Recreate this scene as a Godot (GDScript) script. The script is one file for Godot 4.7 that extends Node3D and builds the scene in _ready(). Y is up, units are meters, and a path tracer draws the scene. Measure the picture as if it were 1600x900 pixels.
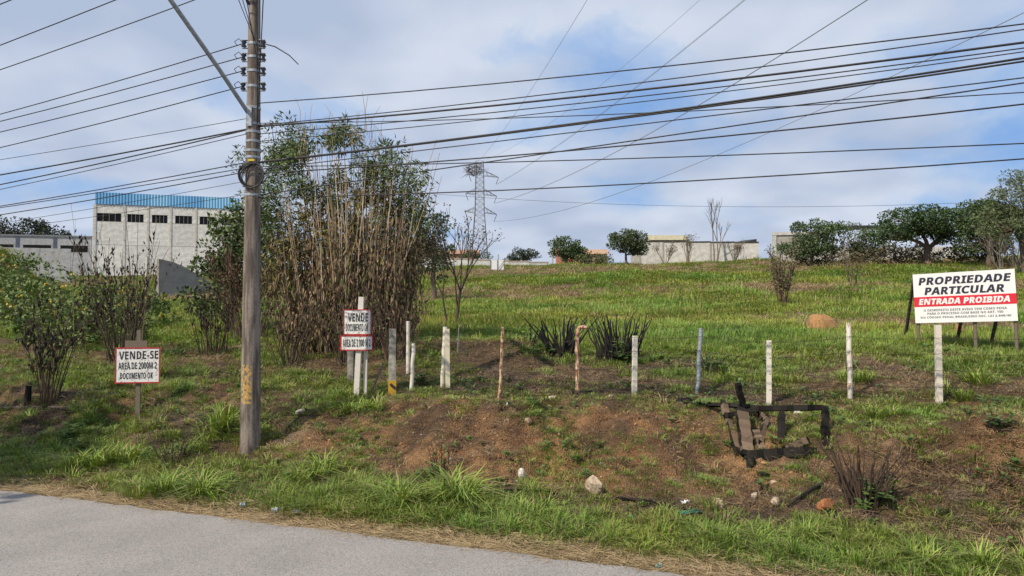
extends Node3D
# Vacant hillside lot beside a road: x to the right, y up, -z away from the road. Z below means metres away (-z).

var rng := RandomNumberGenerator.new()
var na := FastNoiseLite.new()
var nb := FastNoiseLite.new()
var nc := FastNoiseLite.new()
var M := {}
var used := {}
const VK := [-60.0, -30.0, -12.0, -8.2, -7.3, -7.0, 0.0, 0.5, 1.4, 2.4, 3.38, 4.37, 8.3, 15.2, 25.0, 43.0, 77.0, 95.0, 130.0, 300.0, 900.0]
const HK := [3.5, 2.2, 0.9, 0.5, 0.05, -0.04, -0.04, 0.03, 0.16, 0.46, 0.84, 1.0, 1.5, 2.0, 2.69, 4.2, 7.4, 8.3, 8.6, 9.0, 12.0]
var HM: Array[float] = []

# ---------- mesh builder ----------
class MB:
	var v := PackedVector3Array()
	var n := PackedVector3Array()
	var c := PackedColorArray()
	var t := PackedVector2Array()
	var i := PackedInt32Array()
	func vert(p: Vector3, nn: Vector3, col: Color, uv := Vector2.ZERO) -> int:
		v.append(p); n.append(nn); c.append(col); t.append(uv)
		return v.size() - 1
	# corners counter-clockwise as seen from the front
	func quad(a: Vector3, b: Vector3, cc: Vector3, d: Vector3, col := Color.WHITE):
		var nn := (b - a).cross(cc - a).normalized()
		var k := vert(a, nn, col, Vector2(0, 1))
		vert(b, nn, col, Vector2(1, 1)); vert(cc, nn, col, Vector2(1, 0)); vert(d, nn, col, Vector2(0, 0))
		i.append_array(PackedInt32Array([k, k + 2, k + 1, k, k + 3, k + 2]))
	func tri(a: Vector3, b: Vector3, cc: Vector3, col := Color.WHITE):
		var nn := (b - a).cross(cc - a).normalized()
		var k := vert(a, nn, col)
		vert(b, nn, col); vert(cc, nn, col)
		i.append_array(PackedInt32Array([k, k + 2, k + 1]))
	# box with chamfered vertical look: xf places a box of given size centred on its origin
	func box(xf: Transform3D, s: Vector3, col := Color.WHITE, taper := 1.0):
		var h := s / 2
		var p: Array[Vector3] = []
		for y in [-1, 1]:
			var k := 1.0 if y < 0 else taper
			for q in [[-1, 1], [1, 1], [1, -1], [-1, -1]]:
				p.append(xf * Vector3(q[0] * h.x * k, y * h.y, q[1] * h.z * k))
		quad(p[0], p[1], p[5], p[4], col); quad(p[1], p[2], p[6], p[5], col)
		quad(p[2], p[3], p[7], p[6], col); quad(p[3], p[0], p[4], p[7], col)
		quad(p[4], p[5], p[6], p[7], col); quad(p[3], p[2], p[1], p[0], col)
	func tube(pts: Array, r: Array, sides := 6, col := Color.WHITE, cap := true):
		var m := pts.size()
		var pr := Vector3.ZERO
		var first := v.size()
		var along := 0.0
		for a in m:
			var tan: Vector3 = (pts[min(a + 1, m - 1)] - pts[max(a - 1, 0)])
			tan = tan.normalized() if tan.length() > 1e-6 else Vector3.UP
			if a == 0:
				pr = tan.cross(Vector3.RIGHT if absf(tan.x) < 0.8 else Vector3.BACK).normalized()
			else:
				along += (pts[a] - pts[a - 1]).length()
				pr = (pr - tan * pr.dot(tan)).normalized()
			var q := tan.cross(pr)
			for k in sides + 1:
				var an := TAU * k / sides
				var d := pr * cos(an) + q * sin(an)
				vert(pts[a] + d * r[a], d, col, Vector2(float(k) / sides, along))
		for a in m - 1:
			for k in sides:
				var b := first + a * (sides + 1) + k
				var e := b + sides + 1
				i.append_array(PackedInt32Array([b, e + 1, b + 1, b, e, e + 1]))
		if cap:
			for end in [0, m - 1]:
				var tan2: Vector3 = (pts[0] - pts[1]).normalized() if end == 0 else (pts[m - 1] - pts[m - 2]).normalized()
				var ctr := vert(pts[end], tan2, col)
				var f := v.size()
				for k in sides + 1:
					vert(v[first + end * (sides + 1) + k], tan2, col)
				for k in sides:
					if end == 0:
						i.append_array(PackedInt32Array([ctr, f + k, f + k + 1]))
					else:
						i.append_array(PackedInt32Array([ctr, f + k + 1, f + k]))
	# one thin leaf: a diamond from base p along d, wide along w
	func leaf(p: Vector3, d: Vector3, w: Vector3, col: Color):
		var nn := w.cross(d).normalized()
		if nn.y < 0:
			nn = -nn
			w = -w
		var k := vert(p, nn, col)
		vert(p + d * 0.45 + w, nn, col); vert(p + d, nn, col); vert(p + d * 0.45 - w, nn, col)
		i.append_array(PackedInt32Array([k, k + 2, k + 1, k, k + 3, k + 2]))
	# a bent grass blade
	func blade(p: Vector3, d: Vector3, h: float, bend: float, w: float, col: Color, tip: Color):
		var side := Vector3(-d.z, 0, d.x) * w
		var p1 := p + Vector3(0, h * 0.5, 0) + d * bend * 0.28
		var p2 := p + Vector3(0, h * (1.0 - 0.35 * clampf(bend / h, 0, 1.6)), 0) + d * bend
		var nn := side.cross(p2 - p).normalized()
		if nn.y < 0:
			nn = -nn
			side = -side
		var k := vert(p - side * 0.7, nn, col)
		vert(p + side * 0.7, nn, col)
		vert(p1 - side, nn, col); vert(p1 + side, nn, col)
		vert(p2, nn, tip)
		i.append_array(PackedInt32Array([k, k + 3, k + 1, k, k + 2, k + 3, k + 2, k + 4, k + 3]))
	func done(material: Material) -> ArrayMesh:
		var arr := []
		arr.resize(Mesh.ARRAY_MAX)
		arr[Mesh.ARRAY_VERTEX] = v; arr[Mesh.ARRAY_NORMAL] = n; arr[Mesh.ARRAY_COLOR] = c
		arr[Mesh.ARRAY_TEX_UV] = t; arr[Mesh.ARRAY_INDEX] = i
		var me := ArrayMesh.new()
		me.add_surface_from_arrays(Mesh.PRIMITIVE_TRIANGLES, arr)
		me.surface_set_material(0, material)
		return me

# ---------- naming helpers ----------
func numbered(called: String) -> String:
	if not used.has(called):
		used[called] = 0
		return called
	used[called] += 1
	return "%s_%03d" % [called, used[called]]

func tag(o: Node, label: String, category := "", group := "", kind := ""):
	if label: o.set_meta("label", label)
	if category: o.set_meta("category", category)
	if group: o.set_meta("group", group)
	if kind: o.set_meta("kind", kind)
	return o

func base(called: String, at: Vector3, label: String, category: String, group := "", turn := 0.0) -> Node3D:
	var o := Node3D.new()
	o.name = numbered(called)
	add_child(o)
	o.position = at
	o.rotation.y = turn
	tag(o, label, category, group)
	return o

func put(parent: Node, called: String, mesh: Mesh) -> MeshInstance3D:
	var o := MeshInstance3D.new()
	o.name = numbered(called) if parent == self else called
	o.mesh = mesh
	parent.add_child(o, true)
	return o

func part(parent: Node, called: String, mb: MB, m: Material) -> MeshInstance3D:
	return put(parent, called, mb.done(m))

func thing(called: String, at: Vector3, mb: MB, m: Material, label: String, category: String, group := "", turn := 0.0):
	var o := put(self, called, mb.done(m))
	o.position = at
	o.rotation.y = turn
	return tag(o, label, category, group)

# ---------- terrain ----------
func profile(v: float) -> float:
	if v <= VK[0]: return HK[0]
	if v >= VK[-1]: return HK[-1]
	var k := 0
	while VK[k + 1] < v: k += 1
	var h: float = VK[k + 1] - VK[k]
	var t: float = (v - VK[k]) / h
	var t2 := t * t
	var t3 := t2 * t
	return (2 * t3 - 3 * t2 + 1) * HK[k] + (t3 - 2 * t2 + t) * h * HM[k] + (3 * t2 - 2 * t3) * HK[k + 1] + (t3 - t2) * h * HM[k + 1]

func vof(X: float, Z: float) -> float: return 0.3315 * X + 0.943 * Z - 6.5
func uof(X: float, Z: float) -> float: return -0.943 * X + 0.3315 * Z
func bump(x: float, y: float, cx: float, cy: float, r: float) -> float:
	var d := ((x - cx) * (x - cx) + (y - cy) * (y - cy)) / (r * r)
	return exp(-d) if d < 9 else 0.0

func height(X: float, Z: float) -> float:
	var v := vof(X, Z)
	var u := uof(X, Z)
	var h := profile(v)
	if v < 0.0 and v > -7.3: return h
	var near := smoothstep(0.1, 1.2, v)
	var face := smoothstep(1.3, 2.2, v) * (1.0 - smoothstep(3.4, 4.6, v))
	h += near * (na.get_noise_2d(X * 3.0, Z * 3.0) * 0.05 + nb.get_noise_2d(X * 16, Z * 16) * 0.022)
	h += face * (na.get_noise_2d(X * 9 + 40, Z * 9) * 0.2 + nb.get_noise_2d(X * 38, Z * 38) * 0.08 + nb.get_noise_2d(X * 90 + 9, Z * 90) * 0.032)
	h += smoothstep(5.0, 14.0, v) * (na.get_noise_2d(X * 1.6, Z * 1.6 + 77) * 0.16) + smoothstep(16, 40, v) * nc.get_noise_2d(X * 1.2, Z * 1.2) * 0.45
	# a small eroded step near the open end of the bank, a burrow, a spoil heap
	var ledge := v - 3.05 - 0.25 * na.get_noise_2d(X * 14, Z * 14) - 0.12 * nb.get_noise_2d(X * 40, Z * 40)
	h += 0.16 * smoothstep(-0.04, 0.05, ledge) * (1.0 - smoothstep(0.05, 1.3, ledge)) * smoothstep(1.4, 2.0, -u) * (1.0 - smoothstep(4.5, 6.0, -u))
	h -= 0.16 * bump(X, Z, 1.51, 9.0, 0.09)
	h += 3.0 * bump(X, Z, -25.5, 33.0, 3.2) * (1.0 + 0.4 * na.get_noise_2d(X * 6, Z * 6))
	h += 0.28 * bump(X, Z, -1.6, 15.0, 1.1) + 0.25 * bump(X, Z, -0.1, 14.6, 0.9)
	return h

func g(X: float, Z: float, up := 0.0) -> Vector3: return Vector3(X, height(X, Z) + up, -Z)

# how much grass grows at a spot (0 none, 1 dense)
func grassy(X: float, Z: float, u: float, v: float) -> float:
	if v < 0.22: return 0.0
	var a := na.get_noise_2d(X * 4, Z * 4 + 13)
	var b := nb.get_noise_2d(X * 9 + 5, Z * 9)
	var c := nc.get_noise_2d(X * 3.0, Z * 3.0 + 31)
	var n := a * 0.9 + b * 0.6
	var k := 0.0
	if v < 1.9:
		k = (1.0 if u < 5.4 else 0.62) + 0.55 * n
		k *= smoothstep(0.22, 0.5, v + 0.12 * b) * (1.0 - smoothstep(1.0, 1.5, v + 0.5 * a - (0.0 if u < 5.4 else 0.5)))
	if v > 1.2 and v < 4.0:
		var bank := 0.34 + 0.8 * n
		if u > 6.2: bank = 0.46 + 1.0 * n
		elif u < -0.4: bank = 0.34 + 0.9 * n
		k = maxf(k, bank * smoothstep(1.2, 1.6, v))
	if v >= 3.5 and v < 5.2:
		k = maxf(k, (0.6 + 0.7 * n) * smoothstep(3.4, 3.8, v) * (1.0 - 0.85 * scorch_and_blotch(X, Z, u, v)))
	if v >= 5.2:
		k = 0.45 + 0.8 * n + 0.85 * smoothstep(6.5, 10.0, v + 3.0 * c)
		k -= 0.5 * scorch_and_blotch(X, Z, u, v)
		k -= 1.6 * dryness(X, Z, u, v)
	return clampf(k, 0.0, 1.0)

# burnt ground along the fence and round the burnt stems, dark blotches past the pole
func scorch_and_blotch(X: float, Z: float, u: float, v: float) -> float:
	var n := na.get_noise_2d(X * 7, Z * 7 + 200) * 0.8 + nb.get_noise_2d(X * 20, Z * 20) * 0.5
	var s := smoothstep(4.2, 4.6, v + 0.3 * n) * (1.0 - smoothstep(5.4, 6.4, v + n)) * smoothstep(-1.5, 0.0, u) * (1.0 - smoothstep(4.6, 5.6, u)) * (0.65 + n)
	s = maxf(s, 0.95 * maxf(bump(X, Z, 2.9, 13.6, 1.5), bump(X, Z, 1.1, 14.0, 1.1)) * (0.75 + n))
	s = maxf(s, 0.95 * bump(X, Z, 3.6, 7.55, 0.75) * (0.75 + n))
	s = maxf(s, 0.8 * bump(X, Z, 4.9, 7.3, 0.8) * (0.55 + n))
	s = maxf(s, 0.8 * bump(X, Z, 1.3, 7.75, 0.6) * (0.75 + n))
	s = maxf(s, 0.9 * bump(X, Z, -1.0, 14.4, 0.8) * (0.8 + n))
	s = maxf(s, 0.9 * smoothstep(6.3, 7.3, u + n) * smoothstep(0.7, 1.4, v + 0.5 * n) * (1.0 - smoothstep(3.0, 4.6, v + n)) * (0.5 + 1.9 * n))  # darkens the bank past the pole in uneven blotches
	s = maxf(s, 0.75 * smoothstep(0.6, 1.0, v + 0.4 * n) * (1.0 - smoothstep(1.6, 2.2, v + 0.4 * n)) * (0.35 + 1.9 * n))
	return clampf(s, 0.0, 1.0)

# straw coloured dry grass: a few bands across the field
func dryness(X: float, Z: float, u: float, v: float) -> float:
	var w := v + 4.0 * na.get_noise_2d(X * 0.9, Z * 0.9 + 300) + 0.09 * u
	var n := 0.6 + 1.0 * na.get_noise_2d(X * 2.2, Z * 2.2 + 90) + 0.5 * nb.get_noise_2d(X * 3, Z * 3)
	var d := smoothstep(26.0, 30.0, w) * (1.0 - smoothstep(34.0, 40.0, w)) + smoothstep(50.0, 56.0, w) * (1.0 - smoothstep(66, 75, w)) * 0.8
	d += smoothstep(13.0, 14.0, w) * (1.0 - smoothstep(15.5, 17.0, w)) * smoothstep(1.0, -1.5, u) * 0.9
	d += 0.5 * smoothstep(0.1, 0.5, na.get_noise_2d(X * 1.6 + 60, Z * 2.6)) * smoothstep(9.0, 14.0, v)
	d += 0.8 * smoothstep(8.6, 5.5, v) * smoothstep(4.6, 5.6, v) * (0.2 + na.get_noise_2d(X * 6, Z * 6 + 400))
	return clampf(d * n * 1.45, 0.0, 1.0)

func soil(X: float, Z: float, u: float, v: float) -> Color:
	var a := na.get_noise_2d(X * 5 + 700, Z * 5)
	var b := nb.get_noise_2d(X * 24 + 70, Z * 24)
	var brown := Color(0.2, 0.115, 0.06).lerp(Color(0.62, 0.345, 0.155), clampf(0.52 + a * 1.3 + b * 1.2, 0, 1))
	var litter := Color(0.17, 0.125, 0.08).lerp(Color(0.42, 0.31, 0.2), clampf(0.5 + b, 0, 1))
	var straw := Color(0.42, 0.31, 0.18)
	var col := brown.lerp(litter, clampf(0.35 + 1.2 * a + 0.5 * b, 0, 1))
	# where the bank is worn to bare soil: a patch laid out along the road, whatever way it slopes
	var bare_soil := smoothstep(1.5, 2.1, v + 0.3 * a) * (1.0 - smoothstep(3.5, 4.1, v + 0.3 * a)) * smoothstep(-1.0, 0.0, u) * (1.0 - smoothstep(5.8, 6.8, u))
	col = col.lerp(brown, 0.95 * bare_soil)
	# orange earth by the eroded step and on the spoil heap
	col = col.lerp(Color(0.5, 0.235, 0.095), 0.85 * clampf(1.2 * bump(X, Z, 6.2, 8.9, 1.3) + 0.8 * bump(X, Z, 3.3, 7.5, 0.18) + 1.0 * bump(X, Z, 1.5, 9.2, 0.8) + 0.8 * bump(X, Z, -0.2, 9.9, 0.7), 0, 1) * clampf(0.7 + 1.5 * a, 0, 1))
	col = col.lerp(Color(0.27, 0.09, 0.045), clampf(1.4 * bump(X, Z, -25.5, 33.0, 3.6), 0, 1))
	if v < 0.7: col = col.lerp(straw, 0.7 * (1.0 - smoothstep(0.25, 0.7, v)) * clampf(0.7 + b * 1.2, 0, 1))
	col = col.lerp(straw.lerp(Color(0.25, 0.165, 0.1), clampf(0.5 + b, 0, 1)), dryness(X, Z, u, v) * 0.85)
	if v > 4.8: col = col.lerp(Color(0.15, 0.17, 0.05), 0.7 * grassy(X, Z, u, v))
	else: col = col.lerp(Color(0.13, 0.13, 0.05), 0.25 * grassy(X, Z, u, v))
	return col.lerp(Color(0.024, 0.021, 0.019), 0.85 * scorch_and_blotch(X, Z, u, v))

func steps(a: float, b: float, fine: float, lo: float, hi: float, grow: float, most: float) -> Array:
	var out := [a]
	var x := a
	var s := fine
	while x < b:
		x = minf(x + s, b); out.append(x)
	s = fine
	x = b
	while x < hi:
		s = minf(s * grow, most if x < 140 else 60.0); x += s; out.append(x)
	s = fine
	x = a
	while x > lo:
		s = minf(s * grow, 60.0); x -= s; out.push_front(x)
	return out

func build_ground():
	var us := steps(-8.5, 15.0, 0.085, -700, 800, 1.06, 3.0)
	var vs := steps(-0.4, 6.2, 0.075, -500, 1200, 1.035, 2.2)
	var mb := MB.new()
	var w := us.size()
	for v in vs:
		for u in us:
			var X: float = -0.943 * u + 0.3315 * (v + 6.5)
			var Z: float = 0.3315 * u + 0.943 * (v + 6.5)
			var far: bool = absf(u) > 120 or v > 140 or v < -30
			var y := profile(v) if far else height(X, Z)
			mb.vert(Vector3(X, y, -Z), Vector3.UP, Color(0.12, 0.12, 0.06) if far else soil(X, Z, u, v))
	for r in vs.size() - 1:
		for k in w - 1:
			var p := r * w + k
			# u runs leftwards, v away: counter-clockwise from above
			mb.i.append_array(PackedInt32Array([p, p + 1, p + w, p + 1, p + w + 1, p + w]))
	for r in vs.size():
		for k in w:
			var p := r * w + k
			var du := mb.v[p + (1 if k < w - 1 else 0)] - mb.v[p - (1 if k > 0 else 0)]
			var dv := mb.v[p + (w if r < vs.size() - 1 else 0)] - mb.v[p - (w if r > 0 else 0)]
			var nn := dv.cross(du)
			mb.n[p] = (nn if nn.y > 0 else -nn).normalized()
	var o := put(self, "ground", mb.done(M.soil))
	tag(o, "grassy hillside lot with bare brown bank beside the road", "ground", "", "structure")

func build_road():
	var mb := MB.new()
	var us := []
	var x := -260.0
	while x < 300.0:
		us.append(x)
		x += 0.12 if absf(x) < 16 else 2.0
	for u in us:
		for k in 9:
			var e: float = 0.02 + 0.05 * nb.get_noise_2d(u * 14, 3.0) + 0.035 * nb.get_noise_2d(u * 60, 9.0)
			var v: float = lerpf(e, -6.95, k / 8.0)
			var X: float = -0.943 * u + 0.3315 * (v + 6.5)
			var Z: float = 0.3315 * u + 0.943 * (v + 6.5)
			var y := 0.012 + 0.05 * sin(PI * k / 8.0)
			mb.vert(Vector3(X, y, -Z), Vector3.UP, Color.WHITE, Vector2(u / 2.0, v / 2.0))
	for r in us.size() - 1:
		for k in 8:
			var p := r * 9 + k
			mb.i.append_array(PackedInt32Array([p, p + 1, p + 9, p + 1, p + 10, p + 9]))
	# the slab's broken edge towards the verge
	var edge := mb.v.size()
	for r in us.size():
		var p: Vector3 = mb.v[r * 9]
		mb.vert(p, Vector3(0.33, 0, -0.94), Color.WHITE)
		mb.vert(p + Vector3(0.004, -0.06, -0.012), Vector3(0.33, 0, -0.94), Color.WHITE)
	for r in us.size() - 1:
		var p := edge + r * 2
		mb.i.append_array(PackedInt32Array([p, p + 2, p + 1, p + 1, p + 2, p + 3]))
	var o := put(self, "road", mb.done(M.asphalt))
	tag(o, "worn pale grey asphalt road with dusty edge", "road", "", "structure")

# ---------- materials ----------
func noise_tex(seed_: int, freq: float, lo: Color, hi: Color, size := 512, oct := 5, mid := -1.0, bumpy := false) -> NoiseTexture2D:
	var f := FastNoiseLite.new()
	f.seed = seed_
	f.noise_type = FastNoiseLite.TYPE_SIMPLEX_SMOOTH
	f.frequency = freq
	f.fractal_octaves = oct
	f.fractal_gain = 0.6
	var t := NoiseTexture2D.new()
	t.width = size; t.height = size
	t.seamless = true
	t.noise = f
	if bumpy:
		t.as_normal_map = true
		t.bump_strength = 6.0
	else:
		var gr := Gradient.new()
		gr.set_color(0, lo); gr.set_color(1, hi)
		if mid >= 0.0:
			gr.set_offset(0, mid - 0.12); gr.set_offset(1, mid + 0.12)
		else:
			gr.set_offset(0, 0.2); gr.set_offset(1, 0.8)
		t.color_ramp = gr
	return t

# asphalt: single stones as light and dark grains, a few faint worn patches and tyre scuffs
func aggregate() -> ImageTexture:
	var n := 1024
	var f := FastNoiseLite.new()
	f.seed = 33; f.frequency = 0.006; f.fractal_octaves = 4
	var big := f.get_seamless_image(n, n).get_data()
	rng.seed = 34
	var data := PackedByteArray()
	data.resize(n * n * 3)
	for k in n * n:
		var r := rng.randf()
		var q := 0.86 + 0.24 * (r - 0.5)
		if r < 0.05: q -= 0.25
		elif r > 0.95: q += 0.1
		q *= 0.95 + 0.1 * big[k] / 255.0
		data[k * 3] = int(clampf(q, 0, 1) * 255); data[k * 3 + 1] = int(clampf(q * 0.99, 0, 1) * 255); data[k * 3 + 2] = int(clampf(q * 0.98, 0, 1) * 255)
	return ImageTexture.create_from_image(Image.create_from_data(n, n, false, Image.FORMAT_RGB8, data))

func lin(r: float, gg: float, b: float) -> Color: return Color(r, gg, b).linear_to_srgb()

func mat(col: Color, rough := 0.9, tex: Texture2D = null, scale := 1.0, world := false, metal := 0.0) -> StandardMaterial3D:
	var m := StandardMaterial3D.new()
	m.albedo_color = col
	m.roughness = rough
	m.metallic = metal
	m.cull_mode = BaseMaterial3D.CULL_DISABLED
	if tex:
		m.albedo_texture = tex
		m.uv1_triplanar = true
		m.uv1_world_triplanar = world
		m.uv1_scale = Vector3.ONE * scale
	return m

func leafmat(back := 0.5, rough := 0.65) -> StandardMaterial3D:
	var m := mat(Color.WHITE, rough)
	m.vertex_color_use_as_albedo = true
	m.backlight_enabled = true
	m.backlight = Color(back, back, back * 0.7)
	return m

func make_materials():
	var grain := noise_tex(5, 0.06, Color(0.62, 0.62, 0.62), Color(1, 1, 1), 512, 6)
	var speck := noise_tex(9, 0.12, Color(0.55, 0.54, 0.52), Color(1, 1, 1), 512, 6)
	M.soil = mat(Color(1, 1, 1), 0.97, speck, 0.9, true)
	M.soil.vertex_color_use_as_albedo = true
	M.soil.heightmap_enabled = true
	M.soil.heightmap_texture = noise_tex(21, 0.08, Color.BLACK, Color.WHITE, 512, 6)
	M.soil.heightmap_scale = 5.0
	M.asphalt = mat(lin(0.35, 0.334, 0.32), 0.93, aggregate(), 0.15, true)
	M.blade = leafmat(0.6)
	M.leafy = leafmat(0.45)
	M.dryleaf = leafmat(0.25, 0.9)
	M.twig = mat(Color.WHITE, 0.95)
	M.twig.vertex_color_use_as_albedo = true
	M.bark = mat(lin(0.16, 0.12, 0.085), 0.95, grain, 1.5)
	M.paint = mat(Color.WHITE, 0.75, noise_tex(44, 0.05, Color(0.76, 0.72, 0.66), Color(1, 1, 1), 512, 6, 0.36), 1.3)
	M.paint.uv1_scale = Vector3(7, 1.6, 7)
	M.paint.vertex_color_use_as_albedo = true
	M.concrete = mat(lin(0.36, 0.34, 0.31), 0.92, noise_tex(46, 0.02, Color(0.66, 0.64, 0.61), Color(1, 1, 1), 512, 6), 0.5)
	M.paleconcrete = mat(lin(0.5, 0.48, 0.42), 0.92, M.concrete.albedo_texture, 0.8)
	M.wall = mat(Color.WHITE, 0.95, noise_tex(47, 0.025, Color(0.85, 0.84, 0.82), Color(1, 1, 1), 512, 6), 0.12)
	M.wall.vertex_color_use_as_albedo = true
	M.rust = mat(Color.WHITE, 0.8, noise_tex(51, 0.012, lin(0.2, 0.06, 0.022), lin(0.66, 0.52, 0.36), 512, 6, 0.5))
	M.rust.uv1_triplanar = true
	M.rust.uv1_scale = Vector3(5, 1.1, 5)
	M.rustwhite = mat(Color.WHITE, 0.8, noise_tex(59, 0.012, lin(0.3, 0.11, 0.04), lin(0.72, 0.68, 0.6), 512, 6, 0.33))
	M.rustwhite.uv1_triplanar = true
	M.rustwhite.uv1_scale = Vector3(5, 1.1, 5)
	M.galv = mat(lin(0.45, 0.49, 0.52), 0.5, noise_tex(52, 0.03, Color(0.75, 0.76, 0.78), Color(1, 1, 1), 256, 4), 2.0, false, 0.35)
	M.char = mat(Color.WHITE, 0.85, noise_tex(53, 0.035, lin(0.008, 0.008, 0.008), lin(0.05, 0.046, 0.042), 512, 6), 1.6)
	M.charwood = mat(Color.WHITE, 0.85, noise_tex(54, 0.035, lin(0.012, 0.011, 0.011), lin(0.3, 0.22, 0.16), 512, 6, 0.56), 1.6)
	M.burnt = mat(Color.WHITE, 0.88, grain, 2.5)
	M.burnt.vertex_color_use_as_albedo = true
	M.burnt.metallic_specular = 0.15
	M.char.metallic_specular = 0.15
	M.stone = mat(Color.WHITE, 0.92, noise_tex(55, 0.03, Color(0.68, 0.64, 0.58), Color(1, 1, 1), 256, 5), 3.0)
	M.stone.vertex_color_use_as_albedo = true
	M.earth = mat(lin(0.5, 0.29, 0.125), 0.98, noise_tex(56, 0.06, Color(0.6, 0.56, 0.5), Color(1, 1, 1), 256, 6), 1.5)
	M.wire = mat(lin(0.02, 0.02, 0.022), 0.6)
	M.steel = mat(lin(0.2, 0.21, 0.22), 0.6)
	M.dark = mat(lin(0.018, 0.018, 0.02), 0.35)
	M.window = mat(lin(0.012, 0.012, 0.014), 0.75)
	M.window.metallic_specular = 0.2
	M.rubber = mat(lin(0.012, 0.012, 0.012), 0.9)
	M.rubber.metallic_specular = 0.15
	M.signwhite = mat(lin(0.8, 0.8, 0.8), 0.45)
	M.boardwhite = mat(Color.WHITE, 0.7, noise_tex(57, 0.02, Color(0.7, 0.68, 0.64), Color(1, 1, 1), 512, 6, 0.33), 1.4)
	M.boardwhite.albedo_color = lin(0.74, 0.74, 0.72)
	M.redpaint = mat(lin(0.55, 0.035, 0.035), 0.6, noise_tex(58, 0.03, Color(0.75, 0.7, 0.7), Color(1, 1, 1), 256, 5), 2.0)
	M.signred = mat(lin(0.66, 0.02, 0.04), 0.45)
	M.ink = mat(lin(0.015, 0.015, 0.017), 0.6)
	M.navy = mat(lin(0.02, 0.025, 0.045), 0.5)
	M.print = mat(lin(0.1, 0.11, 0.13), 0.5)
	M.wood = mat(lin(0.25, 0.2, 0.15), 0.9, grain, 2.0)
	M.bluemetal = mat(Color.WHITE, 0.55)
	M.bluemetal.vertex_color_use_as_albedo = true

# ---------- sky ----------
func make_sky() -> ImageTexture:
	var W := 2048
	var Hh := 1024
	var data := PackedByteArray()
	data.resize(W * Hh * 3)
	var f := FastNoiseLite.new()
	f.seed = 11
	f.noise_type = FastNoiseLite.TYPE_SIMPLEX_SMOOTH
	f.frequency = 0.55
	f.fractal_octaves = 6
	f.fractal_gain = 0.5
	f.domain_warp_enabled = true
	f.domain_warp_amplitude = 0.6
	f.domain_warp_frequency = 0.5
	var s := FastNoiseLite.new()
	s.seed = 4
	s.frequency = 0.9
	s.fractal_octaves = 4
	for y in Hh:
		var el := PI * (0.5 - (y + 0.5) / Hh)
		var sy := sin(el)
		var cy := cos(el)
		for x in W:
			var k := (y * W + x) * 3
			if el < -0.02:
				data[k] = 168; data[k + 1] = 176; data[k + 2] = 186
				continue
			var an := TAU * (x + 0.5) / W
			var q := 1.0 / (maxf(sy, 0.0) + 0.2)
			var px := sin(an) * cy * q
			var pz := cos(an) * cy * q
			var n := f.get_noise_2d(px * 1.5, pz * 1.5)
			var thick := smoothstep(-0.76, 0.02, n)
			var shade := clampf(0.5 + 1.1 * s.get_noise_2d(px * 1.3 + 8, pz * 1.3) + 0.5 * n, 0.0, 1.0)
			var low := 1.0 - smoothstep(0.0, 0.3, sy)
			var blue := Color(0.45, 0.62, 0.85).lerp(Color(0.58, 0.72, 0.89), low)
			var cl := Color(0.81, 0.835, 0.885).lerp(Color(0.68, 0.725, 0.81), shade)
			var c := blue.lerp(cl, thick * 0.94)
			data[k] = int(c.r * 255); data[k + 1] = int(c.g * 255); data[k + 2] = int(c.b * 255)
	return ImageTexture.create_from_image(Image.create_from_data(W, Hh, false, Image.FORMAT_RGB8, data))

# ---------- grass and other ground cover ----------
func tuft(seed_: int, count: int, h: float, spread: float, bend: float, w: float, a: Color, b: Color) -> ArrayMesh:
	rng.seed = seed_
	var mb := MB.new()
	for k in count:
		var an := rng.randf() * TAU
		var d := Vector3(cos(an), 0, sin(an))
		var p := d * spread * sqrt(rng.randf())
		var an2 := an + rng.randfn(0, 0.8)
		var hh := h * rng.randf_range(0.45, 1.1)
		var col := a.lerp(b, rng.randf())
		if rng.randf() < 0.12: col = Color(0.33, 0.26, 0.12)
		mb.blade(p + Vector3(0, -0.02, 0), Vector3(cos(an2), 0, sin(an2)), hh, hh * bend * rng.randf_range(0.2, 1.4), w * rng.randf_range(0.7, 1.3), col, col.lerp(Color(0.3, 0.3, 0.08), 0.25))
	return mb.done(M.blade)

func strawbed(seed_: int, count: int, l: float, spread: float, w: float, a: Color, b: Color) -> ArrayMesh:
	rng.seed = seed_
	var mb := MB.new()
	for k in count:
		var an := rng.randf() * TAU
		var r := spread * sqrt(rng.randf())
		var p := Vector3(cos(an) * r, rng.randf_range(0.0, 0.035), sin(an) * r)
		var an2 := rng.randf() * TAU
		var d := Vector3(cos(an2), rng.randf_range(-0.05, 0.22), sin(an2)) * l * rng.randf_range(0.4, 1.2)
		mb.leaf(p, d, Vector3(-sin(an2), 0.3, cos(an2)).normalized() * w * rng.randf_range(0.6, 1.3), a.lerp(b, rng.randf()))
	return mb.done(M.dryleaf)

func rosette(seed_: int, count: int, l: float, w: float, a: Color, b: Color) -> ArrayMesh:
	rng.seed = seed_
	var mb := MB.new()
	for k in count:
		var an := rng.randf() * TAU
		var hh := rng.randf_range(0.0, l * 1.1)
		var d := Vector3(cos(an), rng.randf_range(-0.1, 0.6), sin(an)) * l * rng.randf_range(0.5, 1.1)
		mb.leaf(Vector3(0, hh, 0) + d * 0.25, d, Vector3(-sin(an), 0.2, cos(an)) * w * rng.randf_range(0.7, 1.2), a.lerp(b, rng.randf()))
	return mb.done(M.blade)

func clod(seed_: int) -> ArrayMesh:
	rng.seed = seed_
	var mb := MB.new()
	rock_into(mb, Vector3(1, 0.7, 1), 7, 5, Color.WHITE)
	return mb.done(M.stone)

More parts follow.
